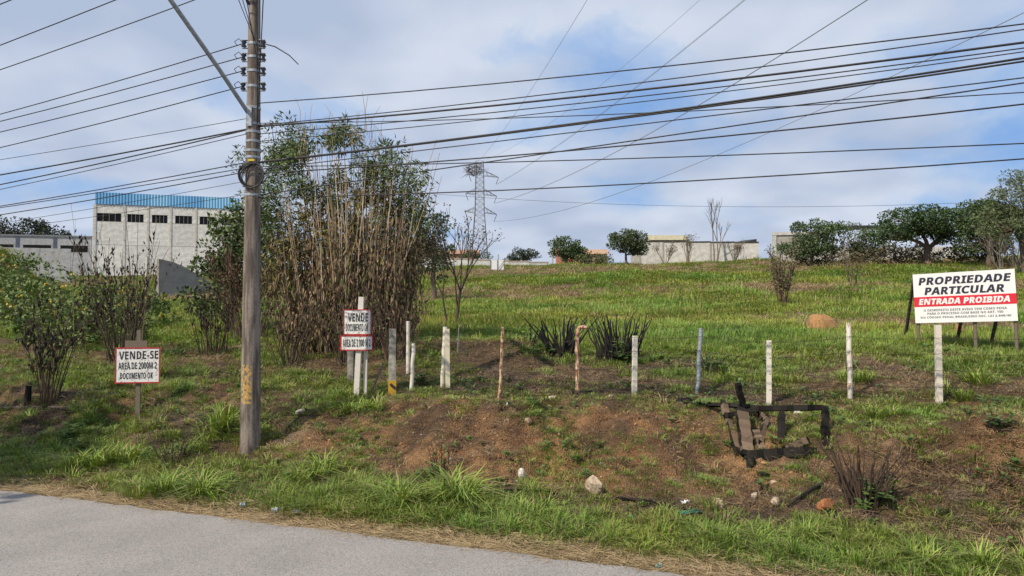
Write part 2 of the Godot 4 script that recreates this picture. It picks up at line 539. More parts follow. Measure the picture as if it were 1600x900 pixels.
# a stone: a ball cut by random planes, so it has flat faces and edges
func rock_into(mb: MB, s: Vector3, cols: int, rows: int, col: Color, planes := 11):
	var cut := []
	for k in planes:
		var z := rng.randf_range(-0.9, 1)
		var an := rng.randf() * TAU
		cut.append([Vector3(cos(an) * sqrt(1 - z * z), z, sin(an) * sqrt(1 - z * z)), rng.randf_range(0.42, 0.85)])
	var ring := []
	for r in rows + 1:
		var row := []
		for c in cols:
			var el := PI * r / rows - PI / 2
			var an := TAU * (c + 0.37 * (r % 2)) / cols
			var d := Vector3(cos(el) * cos(an), sin(el), cos(el) * sin(an))
			var rad := 1.0
			for q in cut:
				var k: float = d.dot(q[0])
				if k > 0.05: rad = minf(rad, q[1] / k)
			row.append(d * rad * s * 0.5)
		ring.append(row)
	for r in rows:
		for c in cols:
			var e := (c + 1) % cols
			var p: Vector3 = ring[r][c]; var q: Vector3 = ring[r][e]; var t: Vector3 = ring[r + 1][e]; var o: Vector3 = ring[r + 1][c]
			if r > 0: mb.tri(p, t, q, col)
			if r < rows - 1: mb.tri(p, o, t, col)

func scatter(called: String, label: String, category: String, mesh: Mesh, spots: Array):
	var mm := MultiMesh.new()
	mm.transform_format = MultiMesh.TRANSFORM_3D
	mm.use_colors = true
	mm.mesh = mesh
	mm.instance_count = spots.size()
	for k in spots.size():
		mm.set_instance_transform(k, spots[k][0])
		mm.set_instance_color(k, spots[k][1])
	var o := MultiMeshInstance3D.new()
	o.name = numbered(called)
	o.multimesh = mm
	add_child(o, true)
	tag(o, label, category, "", "stuff")

func place(X: float, Z: float, s: float, lean := 0.12, sy := 1.0, up := 0.0) -> Transform3D:
	var b := Basis(Vector3.UP, rng.randf() * TAU) * Basis(Vector3.RIGHT, rng.randfn(0, lean))
	return Transform3D(b.scaled(Vector3(s, s * sy, s)), g(X, Z, up))

func grow_grass():
	var green := Color(0.15, 0.24, 0.036)
	var lime := Color(0.3, 0.405, 0.07)
	var shorts := [tuft(1, 34, 0.085, 0.12, 0.8, 0.0034, green, lime), tuft(2, 34, 0.12, 0.13, 0.9, 0.0036, green, lime)]
	var longs := [tuft(3, 40, 0.24, 0.13, 1.0, 0.005, green, lime), tuft(4, 44, 0.3, 0.14, 1.1, 0.0058, green, lime)]
	var fields := [tuft(5, 52, 0.1, 0.3, 0.7, 0.0062, green, lime), tuft(6, 52, 0.125, 0.32, 0.8, 0.0066, green, lime)]
	var dry := [tuft(7, 34, 0.13, 0.2, 1.1, 0.0045, Color(0.34, 0.23, 0.13), Color(0.5, 0.38, 0.23))]
	var arching := tuft(14, 60, 0.42, 0.12, 1.15, 0.0075, green, lime)
	var S := [[], []]; var L := [[], []]; var Fd := [[], []]; var D := []
	rng.seed = 77
	# the bank and its surroundings
	for k in 74000:
		var v := rng.randf_range(0.2, 10.0) if k % 3 else rng.randf_range(0.2, 4.5)
		var u := rng.randf_range(-9, 19)
		var X := -0.943 * u + 0.3315 * (v + 6.5)
		var Z := 0.3315 * u + 0.943 * (v + 6.5)
		if absf(X) > 0.9 * Z + 1.0: continue
		var d := grassy(X, Z, u, v)
		if rng.randf() > pow(d, 1.5) * 1.15:
			if rng.randf() < 0.5 * dryness(X, Z, u, v) + 0.05: D.append([place(X, Z, rng.randf_range(0.5, 1.0), 0.5, 0.7), Color(1, 1, 1) * rng.randf_range(0.6, 1.0)])
			continue
		var tone := rng.randf_range(0.65, 1.15)
		var tint := Color(tone * (1.0 + 0.25 * na.get_noise_2d(X * 5, Z * 5 + 500)), tone, tone)
		var tall := 0.0
		if v < 1.7: tall = (0.22 + 0.35 * smoothstep(2.0, 3.2, u) if u < 5.4 else 0.16) * smoothstep(0.3, 0.6, v)
		elif u > 6.2 and v < 6: tall = 0.14
		elif v > 5.5: tall = 0.22 + 0.5 * maxf(0, na.get_noise_2d(X * 4, Z * 4 + 900))
		if rng.randf() < tall:
			L[k % 2].append([place(X, Z, rng.randf_range(0.35, 0.8), 0.2), tint])
		else:
			S[k % 2].append([place(X, Z, rng.randf_range(0.55, 1.25) * (1.0 if v > 4.5 or v < 1.6 else 0.75), 0.2), tint])
	# the field behind, sparser and larger with distance
	for k in 62000:
		var Z := exp(rng.randf_range(log(14.0), log(100.0)))
		var X := rng.randf_range(-0.86, 0.86) * Z
		var v := vof(X, Z)
		if v < 8.0: continue
		var u := uof(X, Z)
		var d := grassy(X, Z, u, v)
		var s := clampf(Z / 18.0, 0.8, 2.9) * rng.randf_range(0.6, 1.2)
		if rng.randf() > d:
			if rng.randf() < dryness(X, Z, u, v) * 0.9: D.append([place(X, Z, s * 0.9, 0.4, 0.8), Color(1, 1, 1) * rng.randf_range(0.65, 1.05)])
			continue
		var tone := rng.randf_range(0.8, 1.2) * (1.0 + 0.35 * na.get_noise_2d(X * 2, Z * 2 + 600))
		var hi := 1.0 + 1.6 * smoothstep(0.12, 0.4, na.get_noise_2d(X * 3.4, Z * 3.4 + 810))
		Fd[k % 2].append([place(X, Z, s, 0.15, clampf(hi * 1.25 / maxf(s, 0.8), 0.55, 1.9)), Color(tone * (1.0 + 0.4 * na.get_noise_2d(X * 1.5, Z * 1.5 + 50)), tone, tone * 0.95)])
	for k in 2:
		scatter("grass", "short green grass growing in patches on the bank", "grass", shorts[k], S[k])
		scatter("tall_grass", "long arching green grass blades along the road verge", "grass", longs[k], L[k])
		scatter("field_grass", "bright green grass covering the sloping field", "grass", fields[k], Fd[k])
	scatter("dry_grass", "straw coloured dry grass in bands across the field", "grass", dry[0], D)
	# hand-placed lush clumps
	var clumps := []
	for c in [[-2.58, 11.2, 0.9], [-1.2, 8.29, 1.1], [-0.82, 8.35, 1.3], [-0.6, 8.2, 1.0], [-1.5, 8.5, 0.8], [-2.61, 9.34, 1.0], [-6.08, 10.06, 1.3], [-5.7, 10.2, 1.1], [-7.13, 14.04, 1.4], [-4.35, 8.93, 1.2], [-3.9, 8.9, 1.0], [-4.57, 10.75, 1.4], [-4.4, 11.0, 1.1], [7.04, 10.79, 1.0], [5.52, 11.07, 0.9], [6.3, 9.9, 0.8], [5.0, 9.6, 0.7], [0.2, 7.9, 0.7], [2.2, 6.9, 0.6], [3.8, 6.4, 0.8], [4.4, 6.3, 0.8], [-2.3, 11.3, 0.8], [-1.9, 8.9, 0.6], [5.2, 6.2, 0.8], [5.9, 7.2, 0.6]]:
		for k in 3:
			clumps.append([place(c[0] + rng.randfn(0, 0.12), c[1] + rng.randfn(0, 0.1), c[2] * rng.randf_range(0.75, 1.05), 0.15), Color(1, 1, 1) * rng.randf_range(0.85, 1.1)])
	scatter("grass_clump", "thick clumps of long arching grass on the bank", "grass", arching, clumps)
	# straw along the asphalt, dead stems and clods on the bank
	var straw := strawbed(8, 26, 0.22, 0.16, 0.003, Color(0.3, 0.2, 0.1), Color(0.5, 0.38, 0.21))
	var twigs := strawbed(9, 12, 0.26, 0.2, 0.003, Color(0.05, 0.035, 0.025), Color(0.2, 0.14, 0.09))
	var sp := []; var tw := []; var cl := []; var wd := []
	for k in 5200:
		var u := rng.randf_range(-9, 17)
		var v := 0.06 + absf(rng.randfn(0, 0.2))
		if rng.randf() > 0.5 + 0.5 * smoothstep(7.0, 4.0, u): continue
		var X := -0.943 * u + 0.3315 * (v + 6.5)
		var Z := 0.3315 * u + 0.943 * (v + 6.5)
		sp.append([place(X, Z, rng.randf_range(0.5, 1.1), 0.1, 1.0, 0.008), Color(1, 1, 1) * rng.randf_range(0.65, 1.05)])
	for k in 36000:
		var v := rng.randf_range(0.3, 7.5)
		var u := rng.randf_range(-8, 18)
		var X := -0.943 * u + 0.3315 * (v + 6.5)
		var Z := 0.3315 * u + 0.943 * (v + 6.5)
		var bare := 1.0 - grassy(X, Z, u, v)
		if rng.randf() > bare: continue
		if k % 3 == 0: tw.append([place(X, Z, rng.randf_range(0.5, 1.2), 0.2, 1.0, 0.005), Color(1, 1, 1) * rng.randf_range(0.5, 1.3)])
		elif k % 3 == 1 and rng.randf() < 0.6: sp.append([place(X, Z, rng.randf_range(0.3, 0.8), 0.15, 1.0, 0.004), Color(0.9, 0.75, 0.65) * rng.randf_range(0.35, 0.75)])
		else:
			var c := soil(X, Z, u, v) * rng.randf_range(0.8, 1.35)
			cl.append([place(X, Z, 0.015 + 0.06 * pow(rng.randf(), 3.0), 0.6), Color(c.r, c.g, c.b)])
	for k in 2600:
		var v := rng.randf_range(1.2, 12.0)
		var u := rng.randf_range(-9, 18)
		var X := -0.943 * u + 0.3315 * (v + 6.5)
		var Z := 0.3315 * u + 0.943 * (v + 6.5)
		if na.get_noise_2d(X * 6, Z * 6 + 1200) < 0.02: continue
		wd.append([place(X, Z, rng.randf_range(0.5, 1.3), 0.2), Color(1, 1, 1) * rng.randf_range(0.7, 1.1)])
	for k in 900:
		var X := rng.randf_range(4.2, 8.0)
		var Z := rng.randf_range(6.0, 8.6)
		if vof(X, Z) < 0.9 or vof(X, Z) > 2.9: continue
		if k % 2: tw.append([place(X, Z, rng.randf_range(0.9, 1.9), 0.35, 1.0, 0.01), Color(1, 1, 1) * rng.randf_range(0.5, 1.5)])
		else: sp.append([place(X, Z, rng.randf_range(0.7, 1.5), 0.3, 1.0, 0.01), Color(0.95, 0.85, 0.75) * rng.randf_range(0.4, 0.9)])
	scatter("straw_litter", "pale cut straw lying along the asphalt edge", "straw", straw, sp)
	scatter("twig_litter", "dark dead stems scattered over the bank", "litter", twigs, tw)
	scatter("soil_clod", "small crumbs of brown soil on the bare bank", "soil", clod(10), cl)
	scatter("small_weed", "low broad-leaved green weeds between the grass", "weeds", rosette(11, 16, 0.075, 0.02, Color(0.06, 0.13, 0.025), Color(0.12, 0.2, 0.04)), wd)

func _ready():
	# camera, sky, sun, exposure
	var cam := Camera3D.new()
	cam.name = "camera"
	add_child(cam)
	cam.position = Vector3(0, 2.4, 0)
	cam.rotation.x = atan(30.0 / 1100.0)
	cam.fov = rad_to_deg(2.0 * atan(450.0 / 1100.0))
	cam.near = 0.1
	cam.far = 3000.0
	cam.current = true
	var env := Environment.new()
	env.background_mode = Environment.BG_SKY
	env.tonemap_mode = Environment.TONE_MAPPER_LINEAR
	env.tonemap_exposure = 1.12
	env.sdfgi_enabled = true
	env.ssao_enabled = true
	env.ssil_enabled = true
	var sm := PanoramaSkyMaterial.new()
	sm.panorama = make_sky()
	sm.energy_multiplier = 1.0
	var sky := Sky.new()
	sky.sky_material = sm
	env.sky = sky
	var we := WorldEnvironment.new()
	we.name = "environment"
	we.environment = env
	add_child(we)
	var sun := DirectionalLight3D.new()
	sun.name = "sun"
	add_child(sun)
	sun.look_at_from_position(Vector3(-5.0, 7.43, 4.45), Vector3.ZERO)
	sun.light_energy = 1.4
	sun.light_color = Color(1.0, 0.95, 0.87)
	sun.light_angular_distance = 0.5
	sun.shadow_enabled = true
	# the place
	na.seed = 3; na.frequency = 0.1; na.fractal_octaves = 4; na.noise_type = FastNoiseLite.TYPE_SIMPLEX_SMOOTH
	nb.seed = 8; nb.frequency = 0.1; nb.fractal_octaves = 3; nb.noise_type = FastNoiseLite.TYPE_SIMPLEX_SMOOTH
	nc.seed = 15; nc.frequency = 0.04; nc.fractal_octaves = 3
	HM.resize(VK.size())
	for k in range(1, VK.size() - 1):
		var a: float = (HK[k] - HK[k - 1]) / (VK[k] - VK[k - 1])
		var b: float = (HK[k + 1] - HK[k]) / (VK[k + 1] - VK[k])
		HM[k] = 0.0 if a * b <= 0.0 else 2 * a * b / (a + b)
	make_materials()
	build_ground()
	build_road()
	objects()
	grow_grass()

# ---------- utility pole and cables ----------
const POLE := Vector2(-3.85, 10.41)

func pole_texture() -> ImageTexture:
	var im := Image.create(128, 1024, false, Image.FORMAT_RGB8)
	var f := FastNoiseLite.new()
	f.seed = 61; f.frequency = 0.02; f.fractal_octaves = 5
	for y in 1024:
		var h := y / 1024.0 * 9.6
		for x in 128:
			var n := f.get_noise_2d(x * 2.0, y * 0.5)
			var streak := f.get_noise_2d(x * 9.0, y * 0.35 + 500)
			var c := Color(0.1, 0.08, 0.066).lerp(Color(0.26, 0.22, 0.185), clampf(0.45 + n * 1.6 + streak * 0.8, 0, 1))
			var fine := f.get_noise_2d(x * 12.0, y * 9.0)
			c = c * (1.0 + 0.35 * fine)
			# flaking yellow stencil paint above the foot
			var u := x / 128.0
			if h > 0.86 and h < 1.42 and u > 0.37 and u < 0.57:
				var flake := f.get_noise_2d(x * 5.0 + 90, y * 7.0)
				var body := 1.0 if h < 1.18 else 0.45
				if flake + 0.35 * body > 0.14: c = c.lerp(Color(0.5, 0.31, 0.09) * (1.0 + 0.5 * fine), 0.8)
			im.set_pixel(x, y, c.linear_to_srgb())
	return ImageTexture.create_from_image(im)

func build_pole():
	var at := g(POLE.x, POLE.y, -0.25)
	var o := base("utility_pole", at, "tall grey concrete utility pole with flaking yellow paint near its foot", "utility pole")
	var y0 := at.y
	var pm := mat(Color.WHITE, 0.92)
	pm.albedo_texture = pole_texture()
	pm.uv1_scale = Vector3(1, 1 / 9.6, 1)
	var mb := MB.new()
	var pts := []; var rs := []
	for k in 13:
		var y := 9.4 * k / 12.0
		pts.append(Vector3(0, y, 0)); rs.append(0.15 - 0.0096 * (y + y0))
	mb.tube(pts, rs, 28)
	part(o, "shaft", mb, pm)
	var rad := func(y: float) -> float: return 0.15 - 0.0096 * y
	# steel bands
	for y in [6.32, 6.12, 5.91, 5.68, 5.36, 5.12, 5.0, 4.86, 4.72, 4.62, 4.5, 4.06]:
		mb = MB.new()
		var r: float = rad.call(y) + 0.006
		mb.tube([Vector3(0, y - y0 - 0.018, 0), Vector3(0, y - y0 + 0.018, 0)], [r, r], 20, Color.WHITE, true)
		part(o, "band", mb, M.galv)
	# spool insulators on both sides of the shaft
	for y in [6.32, 6.12, 5.91, 5.68]:
		for s in [-1, 1]:
			mb = MB.new()
			var c := Vector3(s * (rad.call(y) + 0.055), y - y0, 0.02)
			mb.tube([c + Vector3(0, -0.05, 0), c + Vector3(0, -0.03, 0), c + Vector3(0, -0.01, 0), c + Vector3(0, 0.01, 0), c + Vector3(0, 0.03, 0), c + Vector3(0, 0.05, 0)], [0.03, 0.042, 0.022, 0.022, 0.042, 0.03], 10, Color.WHITE)
			part(o, "insulator", mb, M.dark)
			mb = MB.new()
			mb.box(Transform3D(Basis(), Vector3(s * (rad.call(y) + 0.03), y - y0 - 0.06, 0.02)), Vector3(0.1, 0.012, 0.04))
			part(o, "bracket", mb, M.galv)
			mb = MB.new()
			mb.box(Transform3D(Basis(), Vector3(s * (rad.call(y) + 0.03), y - y0 + 0.06, 0.02)), Vector3(0.1, 0.012, 0.04))
			part(o, "bracket", mb, M.galv)
	# lamp arm with its bracket, reaching over the road
	mb = MB.new()
	var n := Vector3(-0.332, 0, 0.943)
	var a0 := Vector3(-0.06, 5.28 - y0, 0.06)
	mb.tube([a0, a0 + n * 0.6 + Vector3(0, 0.46, 0), a0 + n * 1.9 + Vector3(0, 1.38, 0), a0 + n * 2.5 + Vector3(0, 1.75, 0)], [0.03, 0.03, 0.03, 0.028], 12)
	part(o, "lamp_arm", mb, M.galv)
	mb = MB.new()
	mb.box(Transform3D(Basis(), Vector3(-0.02, 5.22 - y0, 0.11)), Vector3(0.07, 0.3, 0.02))
	part(o, "arm_plate", mb, M.galv)
	# cable coil hung on the shaft
	mb = MB.new()
	for q in 4:
		var ring := []; var rr := []
		for k in 21:
			var an := TAU * k / 20.0
			ring.append(Vector3(0.035 + cos(an) * (0.15 + 0.012 * q), 4.33 - y0 + sin(an) * (0.155 + 0.01 * q), 0.125 + 0.014 * q + 0.02 * sin(an * 2 + q)))
			rr.append(0.009)
		mb.tube(ring, rr, 6)
	part(o, "cable_coil", mb, M.wire)
	mb = MB.new()
	mb.box(Transform3D(Basis(), Vector3(0.02, 4.56 - y0, 0.125)), Vector3(0.09, 0.03, 0.02))
	part(o, "tag_plate", mb, mat(lin(0.6, 0.45, 0.03), 0.6))
	mb = MB.new()
	mb.box(Transform3D(Basis(), Vector3(-0.13, 4.46 - y0, 0.05)), Vector3(0.09, 0.06, 0.06))
	part(o, "splice_box", mb, M.dark)
	mb = MB.new()
	mb.box(Transform3D(Basis(), Vector3(0.15, 4.29 - y0, 0.07)), Vector3(0.05, 0.13, 0.06))
	part(o, "splice_box", mb, M.dark)
	# cross-arm for the upper lines and its brace
	mb = MB.new()
	mb.box(Transform3D(Basis(Vector3.UP, atan2(0.3315, 0.943)), Vector3(0, 7.75 - y0, 0.09)), Vector3(0.1, 0.11, 2.0))
	part(o, "cross_arm", mb, M.wood)
	mb = MB.new()
	mb.tube([Vector3(-0.07, 6.9 - y0, 0.05), Vector3(-0.24, 7.7 - y0, 0.62)], [0.022, 0.022], 6)
	part(o, "brace", mb, M.dark)
	# looped jumper leads between the spools
	for y in [6.32, 6.12, 5.91, 5.68]:
		mb = MB.new()
		mb.tube([Vector3(-0.14, y - y0, 0.04), Vector3(-0.2, y - y0 + 0.06, 0.08), Vector3(-0.27, y - y0 + 0.02, 0.06), Vector3(-0.24, y - y0 - 0.03, 0.04)], [0.006, 0.006, 0.006, 0.006], 5)
		part(o, "jumper_lead", mb, M.wire)

func cable(a: Vector3, b: Vector3, sag: float, r: float, label: String, category: String, group: String, called := "overhead_cable", m: Material = null, parts := 28):
	var mb := MB.new()
	var pts := []; var rs := []
	for k in parts + 1:
		var t := float(k) / parts
		pts.append(a.lerp(b, t) - a + Vector3(0, -4.0 * sag * t * (1.0 - t), 0)); rs.append(r)
	mb.tube(pts, rs, 5)
	thing(called, a, mb, m if m else M.wire, label, category, group)

func build_cables():
	var d := Vector3(-0.943, 0, -0.3315)
	var p := Vector3(POLE.x, 0, -POLE.y)
	# towards the next pole out of view, above the fenced field: [height here, height there, sag, radius, offset]
	for w in [[5.43, 7.66, 0.9, 0.008], [5.10, 8.32, 0.9, 0.007], [5.08, 7.88, 0.9, 0.013], [4.97, 7.96, 0.9, 0.007], [4.86, 8.11, 0.9, 0.006], [4.55, 8.23, 0.74, 0.013], [4.54, 7.84, 0.64, 0.011], [4.44, 5.92, 0.1, 0.007], [5.13, 5.86, 0.9, 0.006], [4.06, 6.73, 0.1, 0.008], [4.38, 7.40, 0.9, 0.009], [4.48, 4.55, 0.52, 0.007], [4.02, 6.29, 0.9, 0.008]]:
		var r: float = 0.15 - 0.0096 * w[0] - 0.004
		cable(p - d * r + Vector3(0, w[0], 0), p - d * 35.0 + Vector3(0, w[1], 0), w[2], w[3], "thick black cable bundle strung from the concrete pole out above the fenced field" if w[3] > 0.0105 else "thin black overhead cable running from the concrete pole out above the fenced field", "cable", "street cables above the fenced field")
	# towards the pole down the road past the warehouse
	for w in [[6.32, 5.14, 0.9, 0.008, 0.16], [6.12, 5.49, 0.9, 0.008, 0.16], [5.91, 5.45, 0.9, 0.008, 0.16], [5.68, 4.91, 0.9, 0.008, 0.16]]:
		cable(p + Vector3(-0.165, w[0], 0.03), p + d * 38.0 + Vector3(0, w[1], 0), w[2], w[3], "dark bare wire from a spool insulator on the pole towards the warehouse side", "wire", "bare wires on the spool insulators", "bare_wire")
	for w in [[5.22, 5.25, 0.54, 0.005], [5.06, 5.05, 0.75, 0.012], [5.05, 4.4, 0.9, 0.010], [4.99, 4.17, 0.9, 0.006], [4.56, 4.58, 0.86, 0.008], [4.48, 4.47, 0.74, 0.007], [4.42, 4.42, 0.88, 0.008], [4.28, 4.29, 0.9, 0.004], [4.08, 4.1, 0.7, 0.004]]:
		var r: float = 0.15 - 0.0096 * w[0] - 0.004
		cable(p + d * r + Vector3(0, w[0], 0), p + d * 38.0 + Vector3(0, w[1], 0), w[2], w[3], "thick black cable bundle strung from the concrete pole past the warehouse" if w[3] > 0.0095 else "thin black overhead cable running from the concrete pole past the warehouse", "cable", "street cables past the warehouse")
	var n := Vector3(0.3315, 0, -0.943)
	for w in [[0.75, 7.82, 5.26], [0.02, 7.82, 4.81], [-0.78, 7.82, 5.28]]:
		cable(p + n * w[0] + Vector3(0, w[1], 0.09), p + d * 38.0 + n * w[0] + Vector3(0, w[2], 0), 0.9, 0.009, "high wire strung from the cross-arm of the concrete pole past the warehouse", "wire", "upper wires on the cross-arm", "upper_wire")
	# service drops across the road, over the camera
	for w in [[6.25, 2.6, -2.0, 7.4], [6.22, 3.3, -2.0, 7.3], [6.0, 4.3, -2.0, 7.0], [5.15, 5.4, -2.0, 7.2], [5.12, 5.7, -2.0, 7.2]]:
		cable(p + Vector3(0.07, w[0], 0.03), Vector3(w[1] - 2.2, w[3], 9.0), 0.35, 0.0055, "thin service wire climbing from the concrete pole across the road", "wire", "service wires across the road", "service_wire")
	# a cut stub of stiff cable
	var mb := MB.new()
	mb.tube([Vector3.ZERO, Vector3(0.2, -0.06, 0.02), Vector3(0.42, -0.2, 0.05), Vector3(0.56, -0.34, 0.06)], [0.009, 0.009, 0.008, 0.007], 6)
	thing("cable_stub", p + Vector3(0.13, 6.33, 0.03), mb, M.wire, "short stiff cut cable end sticking out of the topmost spool insulator", "cable")
	# a far line beyond the field
	cable(Vector3(-20, 18.6, -95), Vector3(95, 17.4, -78), 3.2, 0.02, "distant dark wire strung level across the sky behind the field", "wire", "", "distant_wire")

# ---------- lattice tower and its conductors ----------
func build_tower():
	var cx := -10.6
	var at := Vector3(cx, 8.6, -230)
	var o := base("transmission_tower", at, "grey steel lattice transmission tower with three pairs of cross-arms", "tower")
	var y0 := at.y
	var half := func(y: float) -> float:
		if y > 34.0: return lerpf(1.5, 1.2, (y - 34.0) / 16.0)
		return lerpf(3.4, 1.5, (y - 8.6) / 25.4)
	var lev := [8.6, 13.0, 17.0, 20.5, 23.5, 26.0, 28.4, 30.6, 32.6, 34.4, 36.2, 38.0, 39.8, 41.6, 43.4, 45.2, 47.0, 48.8, 50.2]
	var mb := MB.new()
	for s in [[-1, -1], [1, -1], [1, 1], [-1, 1]]:
		mb = MB.new()
		for k in lev.size() - 1:
			var a: float = half.call(lev[k]); var b: float = half.call(lev[k + 1])
			mb.tube([Vector3(s[0] * a, lev[k] - y0, s[1] * a), Vector3(s[0] * b, lev[k + 1] - y0, s[1] * b)], [0.11, 0.11], 4, Color.WHITE, false)
		part(o, "leg", mb, M.steel)
	for f in 4:
		mb = MB.new()
		for k in lev.size() - 1:
			var a: float = half.call(lev[k]); var b: float = half.call(lev[k + 1])
			var q := [[-1, -1], [1, -1], [1, 1], [-1, 1]]
			var s = q[f]; var e = q[(f + 1) % 4]
			var p0 := Vector3(s[0] * a, lev[k] - y0, s[1] * a); var p1 := Vector3(e[0] * a, lev[k] - y0, e[1] * a)
			var p2 := Vector3(e[0] * b, lev[k + 1] - y0, e[1] * b); var p3 := Vector3(s[0] * b, lev[k + 1] - y0, s[1] * b)
			for l in [[p0, p2], [p1, p3], [p3, p2]]: mb.tube(l, [0.055, 0.055], 3, Color.WHITE, false)
		part(o, "bracing", mb, M.steel)
	for ar in [[33.4, 5.6, 4.8], [39.4, 5.6, 4.6], [45.6, 6.2, 3.6]]:
		for s in [-1, 1]:
			mb = MB.new()
			var reach: float = ar[1] if s > 0 else ar[2]
			var tip := Vector3(s * reach, ar[0] - y0 - (0.6 if s > 0 else -0.3), 0)
			var w: float = half.call(ar[0])
			for z in [-1, 1]:
				mb.tube([Vector3(s * w, ar[0] - y0, z * w), tip], [0.08, 0.08], 4, Color.WHITE, false)
				mb.tube([Vector3(s * w, ar[0] - y0 + 1.7, z * w), tip], [0.08, 0.08], 4, Color.WHITE, false)
				for t in [0.3, 0.6]:
					mb.tube([Vector3(s * w, ar[0] - y0, z * w).lerp(tip, t), Vector3(s * w, ar[0] - y0 + 1.7, z * w).lerp(tip, t - 0.15)], [0.05, 0.05], 3, Color.WHITE, false)
			var arm := part(o, "cross_arm", mb, M.steel)
			mb = MB.new()
			var pts := []; var rs := []
			for k in 13:
				pts.append(tip + Vector3(-0.08 * k * s * 0.9, -0.2 * k, 0.05 * k)); rs.append(0.14 if k % 2 else 0.06)
			mb.tube(pts, rs, 6)
			part(arm, "insulator_string", mb, M.dark)
	# conductors of the road side circuit, in pairs
	for w in [[33.4, 30.4, 34.0, 7.0, 5.6], [39.4, 36.4, 45.0, 6.5, 5.6], [45.6, 42.6, 58.0, 5.0, 6.2]]:
		for s in [0.0, 1.0]:
			var a := Vector3(cx + w[4] - 0.86 + s * 0.42, w[0] - 0.6 - 2.42, -230 + 0.6)
			cable(a, Vector3(a.x + 66.0, w[2] + s * 0.3, -10), w[3], 0.032, "thin grey high-voltage conductor sagging from the lattice tower high over the field", "wire", "high-voltage conductors", "power_line", M.steel, 40)
	cable(Vector3(cx - 0.6, 50.2, -230), Vector3(21.5, 42.9, -10), 3.9, 0.028, "thin grey earth wire strung from the tip of the lattice tower", "wire", "earth wires of the tower", "earth_wire", M.steel, 40)
	cable(Vector3(cx + 0.6, 50.2, -230), Vector3(54.5, 60.0, -10), 8.7, 0.024, "thin grey earth wire strung from the tip of the lattice tower", "wire", "earth wires of the tower", "earth_wire", M.steel, 40)
	# dead creeper on the uppermost arm
	mb = MB.new()
	rng.seed = 301
	for k in 210:
		var c := Vector3(rng.randf_range(-4.4, 0.8), rng.randf_range(-2.6, 1.2), rng.randf_range(-1.2, 1.2))
		c.y *= 1.0 - 0.16 * absf(c.x + 1.6)
		var q := c + Vector3(rng.randfn(-0.2, 0.9), rng.randfn(-0.1, 0.6), rng.randfn(0, 0.6))
		mb.tube([c, (c + q) / 2 + Vector3(0, rng.randfn(0, 0.25), 0), q], [0.055, 0.06, 0.035], 4, Color(0.1, 0.075, 0.06), false)
	thing("dead_creeper", Vector3(cx, 48.0, -230), mb, M.twig, "tangle of dead brown creeper on the topmost arm of the lattice tower", "creeper")

# ---------- lettering ----------
func letters(parent: Node3D, text: String, w: float, h: float, at: Vector3, m: Material, bold := true, shear := 0.0, tilt := 0.0, thick := 0.0):
	var font := SystemFont.new()
	font.font_names = PackedStringArray(["Droid Sans"])
	font.font_weight = 700 if bold else 400
	var used_font: Font = font
	if thick != 0.0:
		var fv := FontVariation.new()
		fv.base_font = font
		fv.variation_embolden = thick
		used_font = fv
	var t := TextMesh.new()
	t.text = text
	t.font = used_font
	t.font_size = 48
	t.depth = 0.0
	t.curve_step = 1.0
	t.pixel_size = 0.01
	var arr := t.get_mesh_arrays()
	var v: PackedVector3Array = arr[Mesh.ARRAY_VERTEX]
	var lo := Vector3.INF; var hi := -Vector3.INF
	for p in v:
		lo = lo.min(p); hi = hi.max(p)
	for k in v.size():
		var p := (v[k] - lo) / (hi - lo).max(Vector3.ONE * 1e-5)
		v[k] = Vector3((p.x - 0.5) * w + (p.y - 0.5) * h * shear, (p.y - 0.5) * h, 0)
	var a2 := []
	a2.resize(Mesh.ARRAY_MAX)
	a2[Mesh.ARRAY_VERTEX] = v
	var nn := PackedVector3Array()
	nn.resize(v.size()); nn.fill(Vector3.BACK)
	a2[Mesh.ARRAY_NORMAL] = nn
	a2[Mesh.ARRAY_INDEX] = arr[Mesh.ARRAY_INDEX]
	var me := ArrayMesh.new()
	me.add_surface_from_arrays(Mesh.PRIMITIVE_TRIANGLES, a2)
	me.surface_set_material(0, m)
	var o := put(parent, "lettering", me)
	o.position = at
	o.rotation.z = tilt

func board(parent: Node3D, called: String, w: float, h: float, d: float, at: Vector3, m: Material) -> MeshInstance3D:
	var mb := MB.new()
	mb.box(Transform3D(), Vector3(w, h, d))
	var o := part(parent, called, mb, m)
	o.position = at
	return o

func rim(parent: Node3D, w: float, h: float, t: float, at: Vector3, m: Material):
	for s in [[0, h / 2 - t / 2, w, t], [0, -h / 2 + t / 2, w, t], [-w / 2 + t / 2, 0, t, h - 2 * t], [w / 2 - t / 2, 0, t, h - 2 * t]]:
		board(parent, "border", s[2], s[3], 0.006, at + Vector3(s[0], s[1], 0), m)

